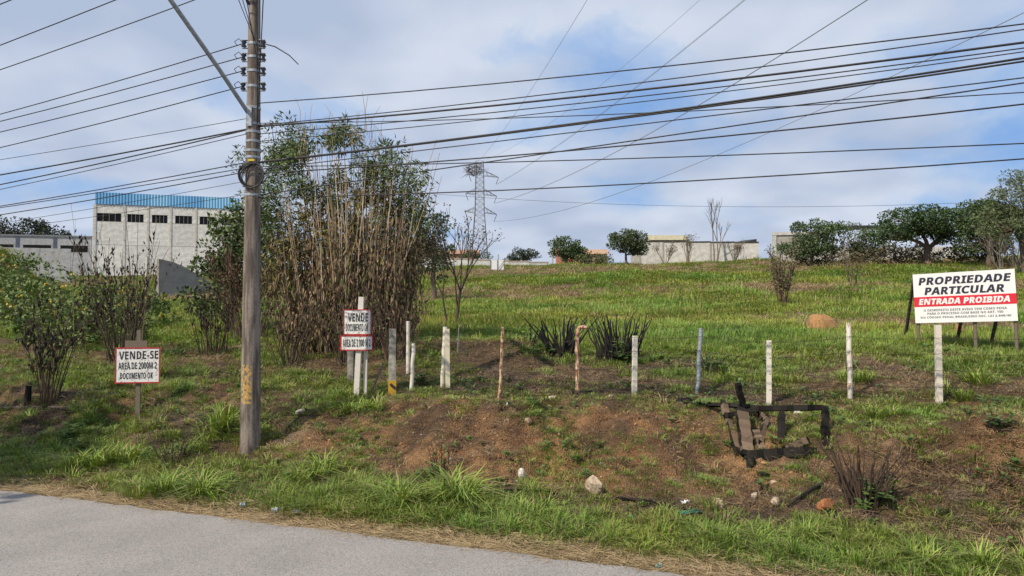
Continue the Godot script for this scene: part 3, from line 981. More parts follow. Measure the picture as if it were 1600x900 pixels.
func build_signs():
	# large printed warning board on wooden legs
	var at := g(8.72, 13.6)
	var o := base("warning_sign", at, "large white printed board with red band reading ENTRADA PROIBIDA", "sign", "", -0.62)
	var cy := 2.6 - at.y
	var p := Node3D.new()
	p.name = "panel"
	o.add_child(p)
	p.position = Vector3(0, cy, 0)
	p.rotation.z = 0.04
	p.scale = Vector3(0.845, 0.9, 1)
	board(p, "sheet", 1.97, 1.08, 0.02, Vector3.ZERO, M.signwhite)
	board(p, "red_band", 1.97, 0.215, 0.004, Vector3(0, -0.075, 0.012), M.signred)
	letters(p, "PROPRIEDADE", 1.76, 0.165, Vector3(0.02, 0.375, 0.013), M.navy, true, 0.2, 0.0, 0.7)
	letters(p, "PARTICULAR", 1.54, 0.165, Vector3(0.02, 0.155, 0.013), M.navy, true, 0.2, 0.0, 0.7)
	letters(p, "ENTRADA PROIBIDA", 1.76, 0.13, Vector3(0, -0.075, 0.0165), M.signwhite, true, 0.2, 0.0, 0.8)
	letters(p, "O DESREPEITO DESTE AVISO TEM COMO PENA", 1.6, 0.048, Vector3(0.0, -0.265, 0.013), M.print, true)
	letters(p, "PARA O PROCESSO COM BASE NO ART. 150", 1.46, 0.048, Vector3(0.0, -0.34, 0.013), M.print, true)
	letters(p, "DO CÓDIGO PENAL BRASILEIRO DEC. LEI 2.848/40", 1.74, 0.056, Vector3(0.0, -0.415, 0.013), M.print, true)
	for s in [[-0.79, -0.03, 0.0], [0.8, -0.03, 0.0], [0.16, -0.04, 0.0]]:
		var mb := MB.new()
		var foot := o.to_global(Vector3(s[0], 0, s[1] - 0.02))
		var gy := height(foot.x, -foot.z) - at.y - 0.15
		mb.tube([Vector3(s[0] + 0.03, gy, s[1] - 0.02), Vector3(s[0], cy + 0.42, s[1] - 0.02)], [0.032, 0.03], 8)
		part(o, "leg", mb, M.wood)
	for s in [-0.84, 0.1, 0.68]:
		var mb := MB.new()
		var foot := o.to_global(Vector3(s - 0.3, 0, -1.1))
		var gy := height(foot.x, -foot.z) - at.y - 0.1
		mb.tube([Vector3(s - 0.3, gy, -1.1), Vector3(s, cy + 0.36, -0.06)], [0.035, 0.03], 8)
		part(o, "strut", mb, M.charwood)
	# small hand-painted board alone on a post
	at = g(-6.38, 12.06)
	o = base("sale_sign", at, "hand-painted white board with red border reading VENDE-SE on a weathered stake", "sign", "", 0.12)
	var by := 1.41 - at.y
	board(o, "panel", 0.72, 0.6, 0.02, Vector3(0, by, 0.03), M.boardwhite)
	rim(o, 0.73, 0.61, 0.022, Vector3(0, by, 0.041), M.redpaint)
	letters(o, "VENDE-SE", 0.63, 0.135, Vector3(0.015, by + 0.175, 0.043), M.ink, true, 0.02, 0.02)
	letters(o, "AREA DE 2000M 2", 0.62, 0.115, Vector3(0.0, by - 0.005, 0.043), M.ink, true, -0.03, 0.015)
	letters(o, "DOCUMENTO OK", 0.53, 0.105, Vector3(-0.015, by - 0.175, 0.043), M.ink, true, 0.03, 0.01)
	var mb := MB.new()
	mb.box(Transform3D(Basis(), Vector3(0.0, by / 2 + 0.2, 0.0)), Vector3(0.075, by + 0.8, 0.035), Color.WHITE, 0.85)
	part(o, "stake", mb, M.wood)
	board(o, "backing_board", 0.36, 0.14, 0.02, Vector3(-0.03, by + 0.35, 0.0305), M.wood)
	# two hand-painted boards, one above the other, on a white post
	at = g(-2.58, 11.88)
	o = base("sale_sign", at, "two stacked hand-painted boards with red borders reading VENDE on a white post", "sign", "", -0.06)
	by = 2.13 - at.y
	board(o, "upper_panel", 0.47, 0.42, 0.018, Vector3(-0.01, by + 0.02, 0.05), M.boardwhite)
	rim(o, 0.478, 0.428, 0.016, Vector3(-0.01, by + 0.02, 0.0605), M.redpaint)
	board(o, "lower_panel", 0.55, 0.25, 0.018, Vector3(-0.02, by - 0.33, 0.05), M.boardwhite)
	rim(o, 0.558, 0.258, 0.02, Vector3(-0.02, by - 0.33, 0.0605), M.redpaint)
	letters(o, "VENDE", 0.34, 0.14, Vector3(0.0, by + 0.1, 0.062), M.ink, true, 0.02, 0.01)
	letters(o, "DOCUMENTO OK", 0.38, 0.12, Vector3(-0.015, by - 0.07, 0.062), M.ink, true, 0.02)
	letters(o, "AREA DE 2 000 M 2", 0.47, 0.125, Vector3(-0.02, by - 0.33, 0.062), M.ink, true, 0.0, 0.015)
	mb = MB.new()
	mb.box(Transform3D(Basis(Vector3.BACK, -0.045), Vector3(0.0, 0.76, 0.0)), Vector3(0.09, 1.86, 0.07), Color(0.68, 0.65, 0.6), 0.95)
	part(o, "post", mb, M.paint)
	mb = MB.new()
	mb.box(Transform3D(Basis(Vector3.BACK, -0.01), Vector3(0.1, 0.3, -0.06)), Vector3(0.06, 1.1, 0.05), Color(0.6, 0.57, 0.52), 0.95)
	part(o, "prop", mb, M.paint)
	# blank board far up the field, seen from behind
	at = g(-1.33, 63.6)
	o = base("blank_board", at, "small blank white board on stakes far up the grassy field", "sign", "", 0.1)
	board(o, "panel", 1.3, 0.86, 0.03, Vector3(0, 0.95, 0), M.signwhite)
	for s in [-0.62, 0.02, 0.62]:
		mb = MB.new()
		mb.box(Transform3D(Basis(), Vector3(s, 0.55, 0.04)), Vector3(0.06, 1.7, 0.05))
		part(o, "stake", mb, M.wood)
	mb = MB.new()
	mb.tube([Vector3(0.1, 0.6, 0.09), Vector3(0.6, 1.3, 0.09)], [0.025, 0.025], 6)
	part(o, "brace", mb, M.wood)

# ---------- fence ----------
func stake(called: String, X: float, Z: float, tall: float, r: float, lean: float, m: Material, col: Color, square: bool, label: String):
	var mb := MB.new()
	rng.seed = hash(Vector2(X, Z))
	if square:
		var ln := Vector3(lean, 1, rng.randf_range(-0.03, 0.02)).normalized()
		mb.box(Transform3D(Basis(Quaternion(Vector3.UP, ln)) * Basis(Vector3.UP, rng.randf_range(-0.4, 0.4)), ln * (tall / 2 - 0.15)), Vector3(r * 2, tall + 0.3, r * 1.7), col, 0.93)
	else:
		var pts := []; var rs := []
		for k in 7:
			var t := k / 6.0
			pts.append(Vector3(lean * t * tall + rng.randfn(0, 0.006), t * (tall + 0.2) - 0.2, rng.randfn(0, 0.006))); rs.append(r * rng.randf_range(0.9, 1.06))
		mb.tube(pts, rs, 10, col)
	return thing(called, g(X, Z), mb, m, label, "fence post", "posts of the lot's wire fence")

func build_fence():
	var white := Color(0.72, 0.68, 0.6)
	var o = stake("fence_post", -2.0, 11.79, 1.08, 0.058, 0.0, M.paleconcrete, Color.WHITE, true, "thick grey concrete fence post with yellow and black foot")
	var mb := MB.new()
	mb.box(Transform3D(Basis(Vector3.UP, 0.2), Vector3(0, 0.1, 0)), Vector3(0.13, 0.24, 0.115))
	part(o, "yellow_foot", mb, mat(lin(0.55, 0.33, 0.03), 0.8, M.paint.albedo_texture, 2.0))
	mb = MB.new()
	mb.box(Transform3D(Basis(Vector3.BACK, -0.7), Vector3(0.02, 0.13, 0.062)), Vector3(0.11, 0.045, 0.006))
	part(o, "black_stripe", mb, M.ink)
	stake("fence_post", -1.96, 13.28, 0.98, 0.036, 0.01, M.paint, white, false, "slim whitewashed wooden post standing behind the concrete post")
	stake("fence_post", -1.71, 11.95, 0.8, 0.033, 0.06, M.paint, white, false, "short whitewashed post beside the thick concrete post")
	stake("fence_post", -1.21, 12.12, 1.04, 0.036, 0.045, M.paint, white, false, "whitewashed post with charred black foot, leaning towards its twin")
	stake("fence_post", -1.1, 12.09, 1.0, 0.04, -0.01, M.paint, Color(0.74, 0.68, 0.52), true, "upright cream square post touching a leaning white post")
	stake("fence_post", -0.21, 11.26, 1.16, 0.03, 0.06, M.rust, Color.WHITE, false, "straight rusty peeling pipe post leaning sideways")
	o = base("fence_post", g(1.01, 10.97), "rusty pipe fence post whose top is bent over at a right angle", "fence post", "posts of the lot's wire fence")
	mb = MB.new()
	mb.tube([Vector3(0, -0.2, 0), Vector3(0.01, 0.4, 0), Vector3(0.0, 0.8, 0.01), Vector3(0.015, 1.06, 0), Vector3(0.04, 1.1, 0), Vector3(0.09, 1.11, 0), Vector3(0.16, 1.1, 0)], [0.032, 0.033, 0.031, 0.032, 0.032, 0.034, 0.03], 10)
	part(o, "pipe", mb, M.rust)
	mb = MB.new()
	mb.tube([Vector3(0.008, 0.72, 0.0), Vector3(0.008, 0.76, 0.0)], [0.042, 0.042], 12)
	part(o, "collar", mb, M.rust)
	mb = MB.new()
	mb.tube([Vector3(0, -0.1, 0), Vector3(0, 0.14, 0)], [0.034, 0.034], 12)
	part(o, "foot_sleeve", mb, M.charwood)
	stake("fence_post", 1.92, 11.1, 0.92, 0.036, 0.02, M.paint, white, true, "square white timber post with split top beside burnt ground")
	stake("fence_post", 2.89, 11.06, 1.03, 0.034, 0.065, M.galv, Color.WHITE, false, "smooth blue-grey galvanised pipe post leaning sideways")
	stake("fence_post", 3.71, 10.21, 0.93, 0.036, 0.01, M.paint, white, true, "clean white square post behind the burnt timber frame")
	stake("fence_post", 4.95, 10.33, 1.1, 0.035, -0.015, M.rustwhite, Color(1, 1, 1), false, "tall white pipe post streaked with rust near the clay mound")
	stake("fence_post", 5.94, 9.83, 1.08, 0.038, 0.01, M.paint, Color(0.74, 0.68, 0.58), true, "cream white square post in front of the large warning board")
	# thin rod and grey stub behind
	mb = MB.new()
	mb.tube([Vector3(0, -0.1, 0), Vector3(0.03, 0.5, 0), Vector3(0.06, 0.56, 0.0)], [0.009, 0.009, 0.009], 6)
	thing("metal_rod", g(-1.1, 14.2), mb, M.galv, "thin bent metal rod stuck in the ground behind the paired posts", "rod")
	stake("fence_post", -2.95, 12.9, 0.75, 0.055, 0.0, M.concrete, Color.WHITE, true, "short grey concrete stub half hidden behind the stacked sale boards")
	# barbed wire strands
	var line := [[-0.21, 11.26, 0.06], [1.01, 10.97, 0.0], [1.92, 11.1, 0.02], [2.89, 11.06, 0.065], [3.71, 10.21, 0.01], [4.95, 10.33, -0.015], [5.94, 9.83, 0.01], [8.2, 9.3, 0.0], [10.5, 8.7, 0.0]]
	for s in 4:
		mb = MB.new()
		var hgt: float = [0.9, 0.68, 0.45, 0.22][s]
		var o0 := g(line[0][0], line[0][1])
		rng.seed = 500 + s
		for k in line.size() - 1:
			var a := g(line[k][0], line[k][1], hgt) + Vector3(line[k][2] * hgt, 0, 0.038)
			var b := g(line[k + 1][0], line[k + 1][1], hgt) + Vector3(line[k + 1][2] * hgt, 0, 0.038)
			var pts := []; var rs := []
			for q in 9:
				var t := q / 8.0
				pts.append(a.lerp(b, t) - o0 + Vector3(0, -0.09 * t * (1 - t), 0)); rs.append(0.0028)
			mb.tube(pts, rs, 4, Color.WHITE, false)
			for q in 8:
				var c: Vector3 = pts[q].lerp(pts[q + 1], 0.5)
				mb.tube([c + Vector3(0.0, -0.014, -0.01), c + Vector3(0.004, 0.014, 0.01)], [0.0025, 0.0025], 3, Color.WHITE, false)
		thing("barbed_wire", o0, mb, mat(lin(0.06, 0.04, 0.03), 0.8), "thin rusty barbed wire strand running from post to post", "wire", "barbed wire strands of the fence")

# ---------- plants ----------
func rand_in(r: Vector3) -> Vector3:
	while true:
		var p := Vector3(rng.randf_range(-1, 1), rng.randf_range(-1, 1), rng.randf_range(-1, 1))
		if p.length_squared() < 1.0: return p * r
	return Vector3.ZERO

func leafball(mb: MB, c: Vector3, r: Vector3, count: int, l: float, w: float, a: Color, b: Color, droop := 0.0):
	for k in count:
		var p := rand_in(Vector3.ONE)
		p = p.normalized() * pow(p.length(), 0.6)
		var d := (p + Vector3(rng.randfn(0, 0.6), rng.randfn(0.15, 0.5) - droop, rng.randfn(0, 0.6))).normalized()
		var side := d.cross(Vector3(rng.randfn(0, 1), rng.randfn(0, 1), rng.randfn(0, 1))).normalized()
		var s := rng.randf_range(0.6, 1.25)
		mb.leaf(c + p * r, d * l * s, side * w * s, a.lerp(b, rng.randf()))

# a tree: trunk and limbs reaching into many leaf clumps spread through the given ellipsoids [centre, radii, clumps]
func tree(called: String, label: String, category: String, group: String, X: float, Z: float, seed_: int, fork: float, trunk: float, blobs: Array, cr: float, per: int, l: float, w: float, a: Color, b: Color, droop := 0.0, bark := Color(0.13, 0.1, 0.075), m: Material = null):
	rng.seed = seed_
	var o := base(called, g(X, Z), label, category, group)
	var wood := MB.new()
	var crown := MB.new()
	var top := Vector3(rng.randfn(0, 0.05) * fork, fork, rng.randfn(0, 0.05) * fork)
	wood.tube([Vector3(0, -0.3, 0), Vector3(0, 0.1, 0), top * 0.55 + Vector3(rng.randfn(0, 0.04), 0, 0) * fork, top], [trunk * 1.3, trunk * 1.05, trunk * 0.9, trunk * 0.75], 8, bark)
	for bl in blobs:
		var hub: Vector3 = top.lerp(bl[0], 0.55) + rand_in(Vector3.ONE * fork * 0.08)
		wood.tube([top * 0.9, top.lerp(hub, 0.5) + rand_in(Vector3.ONE * fork * 0.08), hub], [trunk * 0.6, trunk * 0.5, trunk * 0.35], 6, bark)
		for k in bl[2]:
			var q := rand_in(Vector3.ONE)
			q = q.normalized() * pow(q.length(), 0.45)
			var c: Vector3 = bl[0] + q * bl[1]
			wood.tube([hub, hub.lerp(c, 0.5) + rand_in(Vector3.ONE * cr * 0.5), c], [trunk * 0.28, trunk * 0.16, trunk * 0.06], 4, bark, false)
			var rr := cr * rng.randf_range(0.6, 1.3)
			var tone := rng.randf_range(0.75, 1.2)
			leafball(crown, c, Vector3(rr, rr * 0.7, rr), per, l, w, a * tone, b * tone, droop)
	part(o, "trunk", wood, M.twig)
	part(o, "crown", crown, m if m else M.leafy)
	return o

# bare branching
func branch(mb: MB, p: Vector3, d: Vector3, l: float, r: float, depth: int, spread: float, col: Color, tips: Array, kids := 2):
	var q := p + d * l * 0.5 + rand_in(Vector3.ONE * l * 0.06)
	var e := p + d * l
	mb.tube([p, q, e], [r, r * 0.85, r * 0.65], 5 if depth > 1 else 4, col, false)
	if depth <= 0:
		tips.append([e, d])
		return
	for k in kids + (1 if rng.randf() < 0.35 else 0):
		var nd := (d + rand_in(Vector3.ONE) * spread + Vector3(0, 0.15, 0)).normalized()
		branch(mb, e if k < 2 else q, nd, l * rng.randf_range(0.6, 0.85), r * 0.62, depth - 1, spread, col, tips, kids)

func bare_shrub(called: String, label: String, category: String, group: String, X: float, Z: float, seed_: int, stems: int, h: float, r: float, depth: int, spread: float, col: Color, leaves := 0, la := Color.WHITE, lb := Color.WHITE, lsize := 0.08, fan := 0.5):
	rng.seed = seed_
	var o := base(called, g(X, Z), label, category, group)
	var mb := MB.new()
	var tips := []
	for k in stems:
		var an := rng.randf() * TAU
		var d := Vector3(cos(an) * fan * rng.randf(), 1, sin(an) * fan * rng.randf()).normalized()
		branch(mb, Vector3(cos(an) * r * 2, -0.1, sin(an) * r * 2), d, h * rng.randf_range(0.32, 0.48), r * rng.randf_range(0.7, 1.1), depth, spread, col, tips)
	part(o, "branches", mb, M.twig)
	if leaves:
		mb = MB.new()
		for t in tips:
			leafball(mb, t[0], Vector3.ONE * lsize * 2.2, leaves, lsize, lsize * 0.35, la, lb)
		tag(part(o, "foliage", mb, M.dryleaf), "", "", "", "stuff")
	return o

# dry weed thicket: many thin upright stems with dark seed heads
func stem_shrub(called: String, label: String, category: String, group: String, X: float, Z: float, seed_: int, stems: int, h: float, fan: float, r: float, col: Color, pods: int, pod: Color, leaves := 0, la := Color.WHITE, lb := Color.WHITE, lsize := 0.07, foot := 0.12):
	rng.seed = seed_
	var o := base(called, g(X, Z), label, category, group)
	var mb := MB.new(); var heads := MB.new(); var lf := MB.new()
	for k in stems:
		var an := rng.randf() * TAU
		var out := fan * sqrt(rng.randf())
		var hh := h * rng.randf_range(0.5, 1.05)
		var p0 := Vector3(cos(an), 0, sin(an)) * foot * rng.randf() + Vector3(0, -0.08, 0)
		var d := Vector3(cos(an) * out, 1, sin(an) * out)
		var pts := []; var rs := []
		for q in 6:
			var t := q / 5.0
			pts.append(p0 + d * hh * t + Vector3(cos(an), 0, sin(an)) * out * hh * 0.25 * (t * t - t) + rand_in(Vector3.ONE * (0.012 if pods > 0 or leaves > 0 else 0.035) * h)); rs.append(r * (1.0 - 0.7 * t) * rng.randf_range(0.8, 1.15))
		var c := col * rng.randf_range(0.5, 1.9)
		mb.tube(pts, rs, 4, c, false)
		for q in 3:
			var t2 := rng.randf_range(0.35, 0.9)
			var p: Vector3 = pts[int(t2 * 5)].lerp(pts[int(t2 * 5) + 1], fmod(t2 * 5, 1.0))
			var e := p + Vector3(rng.randfn(0, 0.1), rng.randf_range(0.1, 0.3), rng.randfn(0, 0.1)) * hh * 0.5
			if pods > 0 or leaves > 0:
				mb.tube([p, e], [r * 0.35, r * 0.2], 3, c, false)
				for z in pods:
					var s := rng.randf()
					heads.leaf(p.lerp(e, s) , Vector3(rng.randfn(0, 0.02), 0.09, rng.randfn(0, 0.02)) * rng.randf_range(0.6, 1.4), Vector3(rng.randfn(0, 1), 0, rng.randfn(0, 1)).normalized() * 0.019, pod * rng.randf_range(0.6, 1.5))
				for z in leaves:
					leafball(lf, p.lerp(e, rng.randf()), Vector3.ONE * lsize, 1, lsize, lsize * 0.33, la, lb)
	part(o, "stems", mb, M.twig)
	if pods > 0: tag(part(o, "seed_heads", heads, M.dryleaf), "", "", "", "stuff")
	if leaves > 0: tag(part(o, "foliage", lf, M.leafy), "", "", "", "stuff")
	return o

func build_bamboo():
	rng.seed = 900
	var at := g(-3.75, 16.2)
	var o := base("bamboo_clump", at, "tall half-dry bamboo clump with tan canes and hanging brown leaves", "bamboo")
	var tones := [Color(0.5, 0.38, 0.25), Color(0.42, 0.3, 0.2), Color(0.34, 0.29, 0.14), Color(0.56, 0.44, 0.32), Color(0.26, 0.19, 0.12)]
	var canes := []
	for k in 10:
		var mb := MB.new()
		var hh := 1.0
		var pts := []; var rs := []
		for q in 9:
			var t := q / 8.0
			pts.append(Vector3(0.05 * t * t * (1 if k % 2 else -1) + rng.randfn(0, 0.003), hh * t, rng.randfn(0, 0.004))); rs.append(0.0046 * (1.0 - 0.75 * t) * (1.0 if q % 2 else 1.12))
		mb.tube(pts, rs, 5, tones[k % 5], false)
		canes.append(mb.done(M.twig))
	var tips := []
	for k in 190:
		var an := rng.randf() * TAU
		var rad := sqrt(rng.randf())
		var foot := Vector3(cos(an) * 1.35 * rad, 0, sin(an) * 1.0 * rad)
		var gx := at.x + foot.x
		foot.y = height(gx, -(at.z + foot.z)) - at.y - 0.1
		var hh := rng.randf_range(3.6, 5.3) * (1.0 - 0.2 * rad * rad) + (0.5 if k % 9 == 0 and absf(foot.x - 0.2) < 0.9 else 0.0)
		var lean := Vector3(foot.x * 0.15 + rng.randfn(0, 0.085), 1, foot.z * 0.14 + rng.randfn(0, 0.085)).normalized()
		var c := put(o, "cane", canes[k % 10])
		var q := Quaternion(Vector3.UP, lean)
		c.transform = Transform3D(Basis(q) * Basis(Vector3.UP, rng.randf() * TAU), foot)
		c.scale = Vector3(3.6, hh, 3.6) * 1.0
		tips.append([foot, lean, hh])
	var gr := Color(0.045, 0.085, 0.022); var gl := Color(0.12, 0.155, 0.045)
	var green := MB.new(); var brown := MB.new()
	for s in [[-1.45, 4.2, 0.42, 0], [-1.15, 4.75, 0.36, 0], [-1.7, 3.7, 0.45, 0], [-1.3, 4.45, 0.3, 0], [-0.35, 4.7, 0.24, 0], [-0.05, 4.95, 0.22, 0], [0.75, 4.35, 0.36, 0], [1.1, 4.05, 0.42, 0], [1.5, 3.7, 0.42, 0], [1.25, 3.3, 0.42, 0], [1.65, 3.0, 0.36, 0], [1.5, 2.5, 0.4, 1], [0.7, 3.85, 0.34, 0], [0.85, 3.3, 0.36, 1], [-0.15, 3.25, 0.27, 0], [-0.95, 3.1, 0.3, 2], [0.2, 2.9, 0.3, 2], [-1.7, 3.1, 0.45, 0], [-0.3, 3.9, 0.22, 0], [-1.9, 2.6, 0.4, 0], [-1.3, 2.5, 0.4, 2], [-0.5, 2.7, 0.35, 2], [0.9, 2.7, 0.4, 1], [-1.0, 3.7, 0.26, 0], [1.75, 2.3, 0.3, 1], [-1.6, 2.1, 0.4, 2], [-1.9, 1.7, 0.35, 1], [-0.6, 3.5, 0.26, 0], [0.4, 4.1, 0.24, 0], [1.0, 2.9, 0.35, 0], [-1.5, 2.8, 0.4, 0], [-0.2, 2.5, 0.3, 2], [-2.0, 3.3, 0.35, 0], [-0.9, 2.2, 0.35, 1], [0.3, 2.3, 0.35, 1], [1.3, 1.9, 0.35, 1], [-1.6, 4.6, 0.3, 0], [0.3, 3.6, 0.25, 2]]:
		var a := gr; var b := gl
		if s[3] == 1: a = Color(0.07, 0.065, 0.03); b = Color(0.15, 0.12, 0.055)
		if s[3] == 2: a = Color(0.12, 0.11, 0.03); b = Color(0.22, 0.19, 0.05)
		for k in 10:
			leafball(green, Vector3(s[0], s[1], rng.randfn(0, 0.45)) + rand_in(Vector3(0.8, 1.25, 0.8) * s[2]), Vector3(0.45, 0.65, 0.45) * s[2], 52, 0.15, 0.016, a, b, 0.5)
	# hanging dry leaves round the canes
	for k in 30000:
		var t = tips[rng.randi() % tips.size()]
		var hh: float = 0.45 + minf(absf(rng.randfn(0.5, 0.95)), 3.9)
		
		var p: Vector3 = t[0] + t[1] * hh + rand_in(Vector3(0.3, 0.1, 0.3))
		var c := Color(0.1, 0.068, 0.042).lerp(Color(0.33, 0.225, 0.13), pow(rng.randf(), 1.8))
		if rng.randf() < 0.16: c = Color(0.1, 0.12, 0.04) * rng.randf_range(0.7, 1.5)
		brown.leaf(p, Vector3(rng.randfn(0, 0.03), -rng.randf_range(0.07, 0.22), rng.randfn(0, 0.05)), Vector3(rng.randfn(0, 1), 0.1, rng.randfn(0, 1)).normalized() * 0.019, c)
	tag(part(o, "green_foliage", green, M.leafy), "narrow green bamboo leaves in sprays", "", "", "stuff")
	tag(part(o, "dry_foliage", brown, M.dryleaf), "withered brown leaves hanging from the canes", "", "", "stuff")
	# fine bare plumes at the very top
	var pl := MB.new()
	for k in 80:
		var p := Vector3(rng.randf_range(-1.2, 1.0), rng.randf_range(4.2, 4.9), rng.randf_range(-0.6, 0.6))
		var e := p + Vector3(rng.randfn(-0.05, 0.12), rng.randf_range(0.4, 1.0), rng.randfn(0, 0.1))
		pl.tube([p, p.lerp(e, 0.6) + Vector3(0.02, 0, 0), e + Vector3(rng.randfn(0, 0.1), -0.02, 0)], [0.008, 0.006, 0.004], 3, Color(0.38, 0.28, 0.18), false)
	part(o, "plumes", pl, M.twig)

func build_plants():
	build_bamboo()
	var stem := Color(0.075, 0.05, 0.035)
	var pod := Color(0.035, 0.024, 0.02)
	var lf := Color(0.055, 0.11, 0.022); var lg := Color(0.13, 0.2, 0.045)
	# dry thickets left of the pole
	stem_shrub("dry_shrub", "tall dark-stemmed dry shrub with black seed heads near the bank's burnt stump", "shrub", "", -8.32, 12.67, 11, 30, 2.55, 0.34, 0.011, stem, 6, pod, 2, lf, lg, 0.06)
	stem_shrub("dry_shrub", "broad dark dry shrub with black seed heads behind the VENDE-SE board", "shrub", "", -8.9, 16.1, 12, 46, 2.75, 0.46, 0.012, stem, 7, pod, 1, lf, lg, 0.06, 0.35)
	stem_shrub("dry_shrub", "sparse dark dry shrub between the pole and the VENDE-SE board", "shrub", "", -6.95, 16.4, 13, 30, 1.9, 0.35, 0.013, stem, 4, pod, 0, lf, lg, 0.06, 0.3)
	for s in [[-4.6, 14.6, 21, 26, 1.7, "dark bare stems at the foot of the bamboo beside the pole"], [-3.4, 14.3, 22, 30, 1.5, "dark bare stems at the foot of the bamboo behind a leaning stick"], [-2.3, 14.1, 23, 34, 1.6, "dark bare stems behind the stacked VENDE boards"]]:
		stem_shrub("dry_shrub", s[5], "shrub", "", s[0], s[1], s[2], s[3], s[4], 0.5, 0.012, stem, 3, Color(0.09, 0.06, 0.04), 1, lf, lg, 0.05, 0.25)
	# tall single seed stalks in front of the warehouse
	for s in [[-9.6, 15.5, 31, 4], [-8.1, 15.2, 32, 3], [-9.2, 17.2, 33, 5]]:
		stem_shrub("seed_stalk", "lone tall thin stalks with dark seed heads rising in front of the warehouse", "plant", "tall stalks before the warehouse", s[0], s[1], s[2], s[3], 3.7, 0.22, 0.011, Color(0.12, 0.1, 0.06), 3, pod, 0)
	# leafy flowering weeds in the far corner
	for s in [[-17.5, 25.5, 41, 1.6], [-20.2, 27.5, 42, 1.9], [-15.0, 24.5, 43, 1.1], [-12.9, 23.5, 44, 0.7], [-18.5, 22.5, 45, 1.2], [-11.3, 18.6, 46, 0.8], [-13.8, 20.0, 47, 1.0]]:
		var h: float = s[3]
		var o = tree("flowering_shrub", "green leafy weed shrub with small yellow flowers below the grey building", "shrub", "flowering weeds in the corner of the lot", s[0], s[1], s[2], h * 0.5, 0.03, [[Vector3(0, h * 0.95, 0), Vector3(1.3, h * 0.62, 1.2), 30], [Vector3(0.6, h * 0.6, 0.5), Vector3(1.2, h * 0.5, 1.0), 14]], 0.3, 40, 0.13, 0.042, lf, Color(0.17, 0.22, 0.05))
		var fl := MB.new()
		for k in 16: leafball(fl, Vector3(rng.randfn(0, 0.8), h * rng.randf_range(0.9, 1.65), rng.randfn(0.3, 0.7)), Vector3.ONE * 0.05, 4, 0.07, 0.03, Color(0.5, 0.3, 0.02), Color(0.6, 0.4, 0.04))
		tag(part(o, "flowers", fl, M.leafy), "", "", "", "stuff")
	tree("leafy_shrub", "dense green leafy shrub between the warehouse and the concrete pole", "shrub", "", -8.1, 20.3, 51, 1.3, 0.07, [[Vector3(0.1, 2.2, 0), Vector3(0.95, 1.1, 1.0), 60], [Vector3(0.4, 3.0, 0), Vector3(0.6, 0.7, 0.7), 22], [Vector3(-0.35, 1.3, 0.4), Vector3(0.8, 0.8, 0.8), 26]], 0.3, 60, 0.13, 0.036, Color(0.04, 0.075, 0.02), Color(0.12, 0.16, 0.045))
	stem_shrub("rusty_shrub", "reddish-brown withered shrub in front of the dense green shrub", "shrub", "", -6.9, 18.6, 52, 60, 2.9, 0.35, 0.01, Color(0.1, 0.07, 0.05), 12, Color(0.13, 0.075, 0.045), 2, Color(0.1, 0.07, 0.03), Color(0.12, 0.14, 0.04), 0.07, 0.5)
	# wispy tree rising behind the pole
	tree("wispy_tree", "thin feathery green branches showing behind the upper concrete pole", "tree", "", -7.9, 21.5, 53, 3.6, 0.06, [[Vector3(0.1, 5.0, 0), Vector3(0.9, 0.9, 0.7), 22], [Vector3(0.9, 5.9, 0), Vector3(0.6, 0.6, 0.5), 12]], 0.25, 26, 0.15, 0.02, Color(0.05, 0.09, 0.03), Color(0.13, 0.17, 0.07), 0.2)
	# dark tree right behind the bamboo
	tree("dark_tree", "dark green tree emerging behind the bamboo clump", "tree", "", -3.95, 36.0, 61, 2.2, 0.14, [[Vector3(0, 3.3, 0), Vector3(1.25, 1.1, 1.2), 26], [Vector3(-0.9, 2.6, 0), Vector3(1.0, 0.9, 1.0), 16], [Vector3(0.3, 1.8, 0), Vector3(0.7, 0.6, 0.8), 10]], 0.36, 60, 0.16, 0.045, Color(0.028, 0.05, 0.018), Color(0.07, 0.1, 0.035))
	bare_shrub("slender_tree", "slender half-bare young tree with dark trunk and small withered leaves", "tree", "", -1.77, 20.98, 62, 3, 2.9, 0.055, 4, 0.55, Color(0.075, 0.055, 0.042), 3, Color(0.1, 0.065, 0.04), Color(0.17, 0.13, 0.06), 0.07, 0.35)
	# trees on the crest
	var dk := Color(0.032, 0.055, 0.02); var mid := Color(0.075, 0.11, 0.035)
	tree("round_tree", "round dark tree standing in front of the pale block wall", "tree", "trees along the crest", 13.4, 82.0, 71, 1.5, 0.16, [[Vector3(0, 3.0, 0), Vector3(2.1, 1.15, 1.8), 34], [Vector3(0.9, 2.3, 0.2), Vector3(1.4, 0.8, 1.2), 14]], 0.65, 110, 0.24, 0.075, dk, Color(0.1, 0.13, 0.05))
	tree("bushy_tree", "bushy green tree growing before orange-roofed house", "tree", "trees along the crest", 6.9, 90.0, 72, 1.1, 0.15, [[Vector3(-0.2, 2.6, 0), Vector3(1.8, 1.2, 1.5), 28], [Vector3(1.1, 1.6, 0), Vector3(1.5, 0.9, 1.2), 18]], 0.65, 100, 0.25, 0.08, Color(0.04, 0.07, 0.025), Color(0.1, 0.15, 0.05))
	tree("distant_tree", "dark distant round tree beyond the white wall", "tree", "", 1.9, 118.0, 73, 1.6, 0.2, [[Vector3(0, 2.7, 0), Vector3(2.3, 1.0, 1.8), 30], [Vector3(-2.4, 1.7, 0), Vector3(1.3, 0.7, 1.2), 10]], 0.7, 50, 0.3, 0.1, Color(0.022, 0.035, 0.018), Color(0.05, 0.07, 0.032))
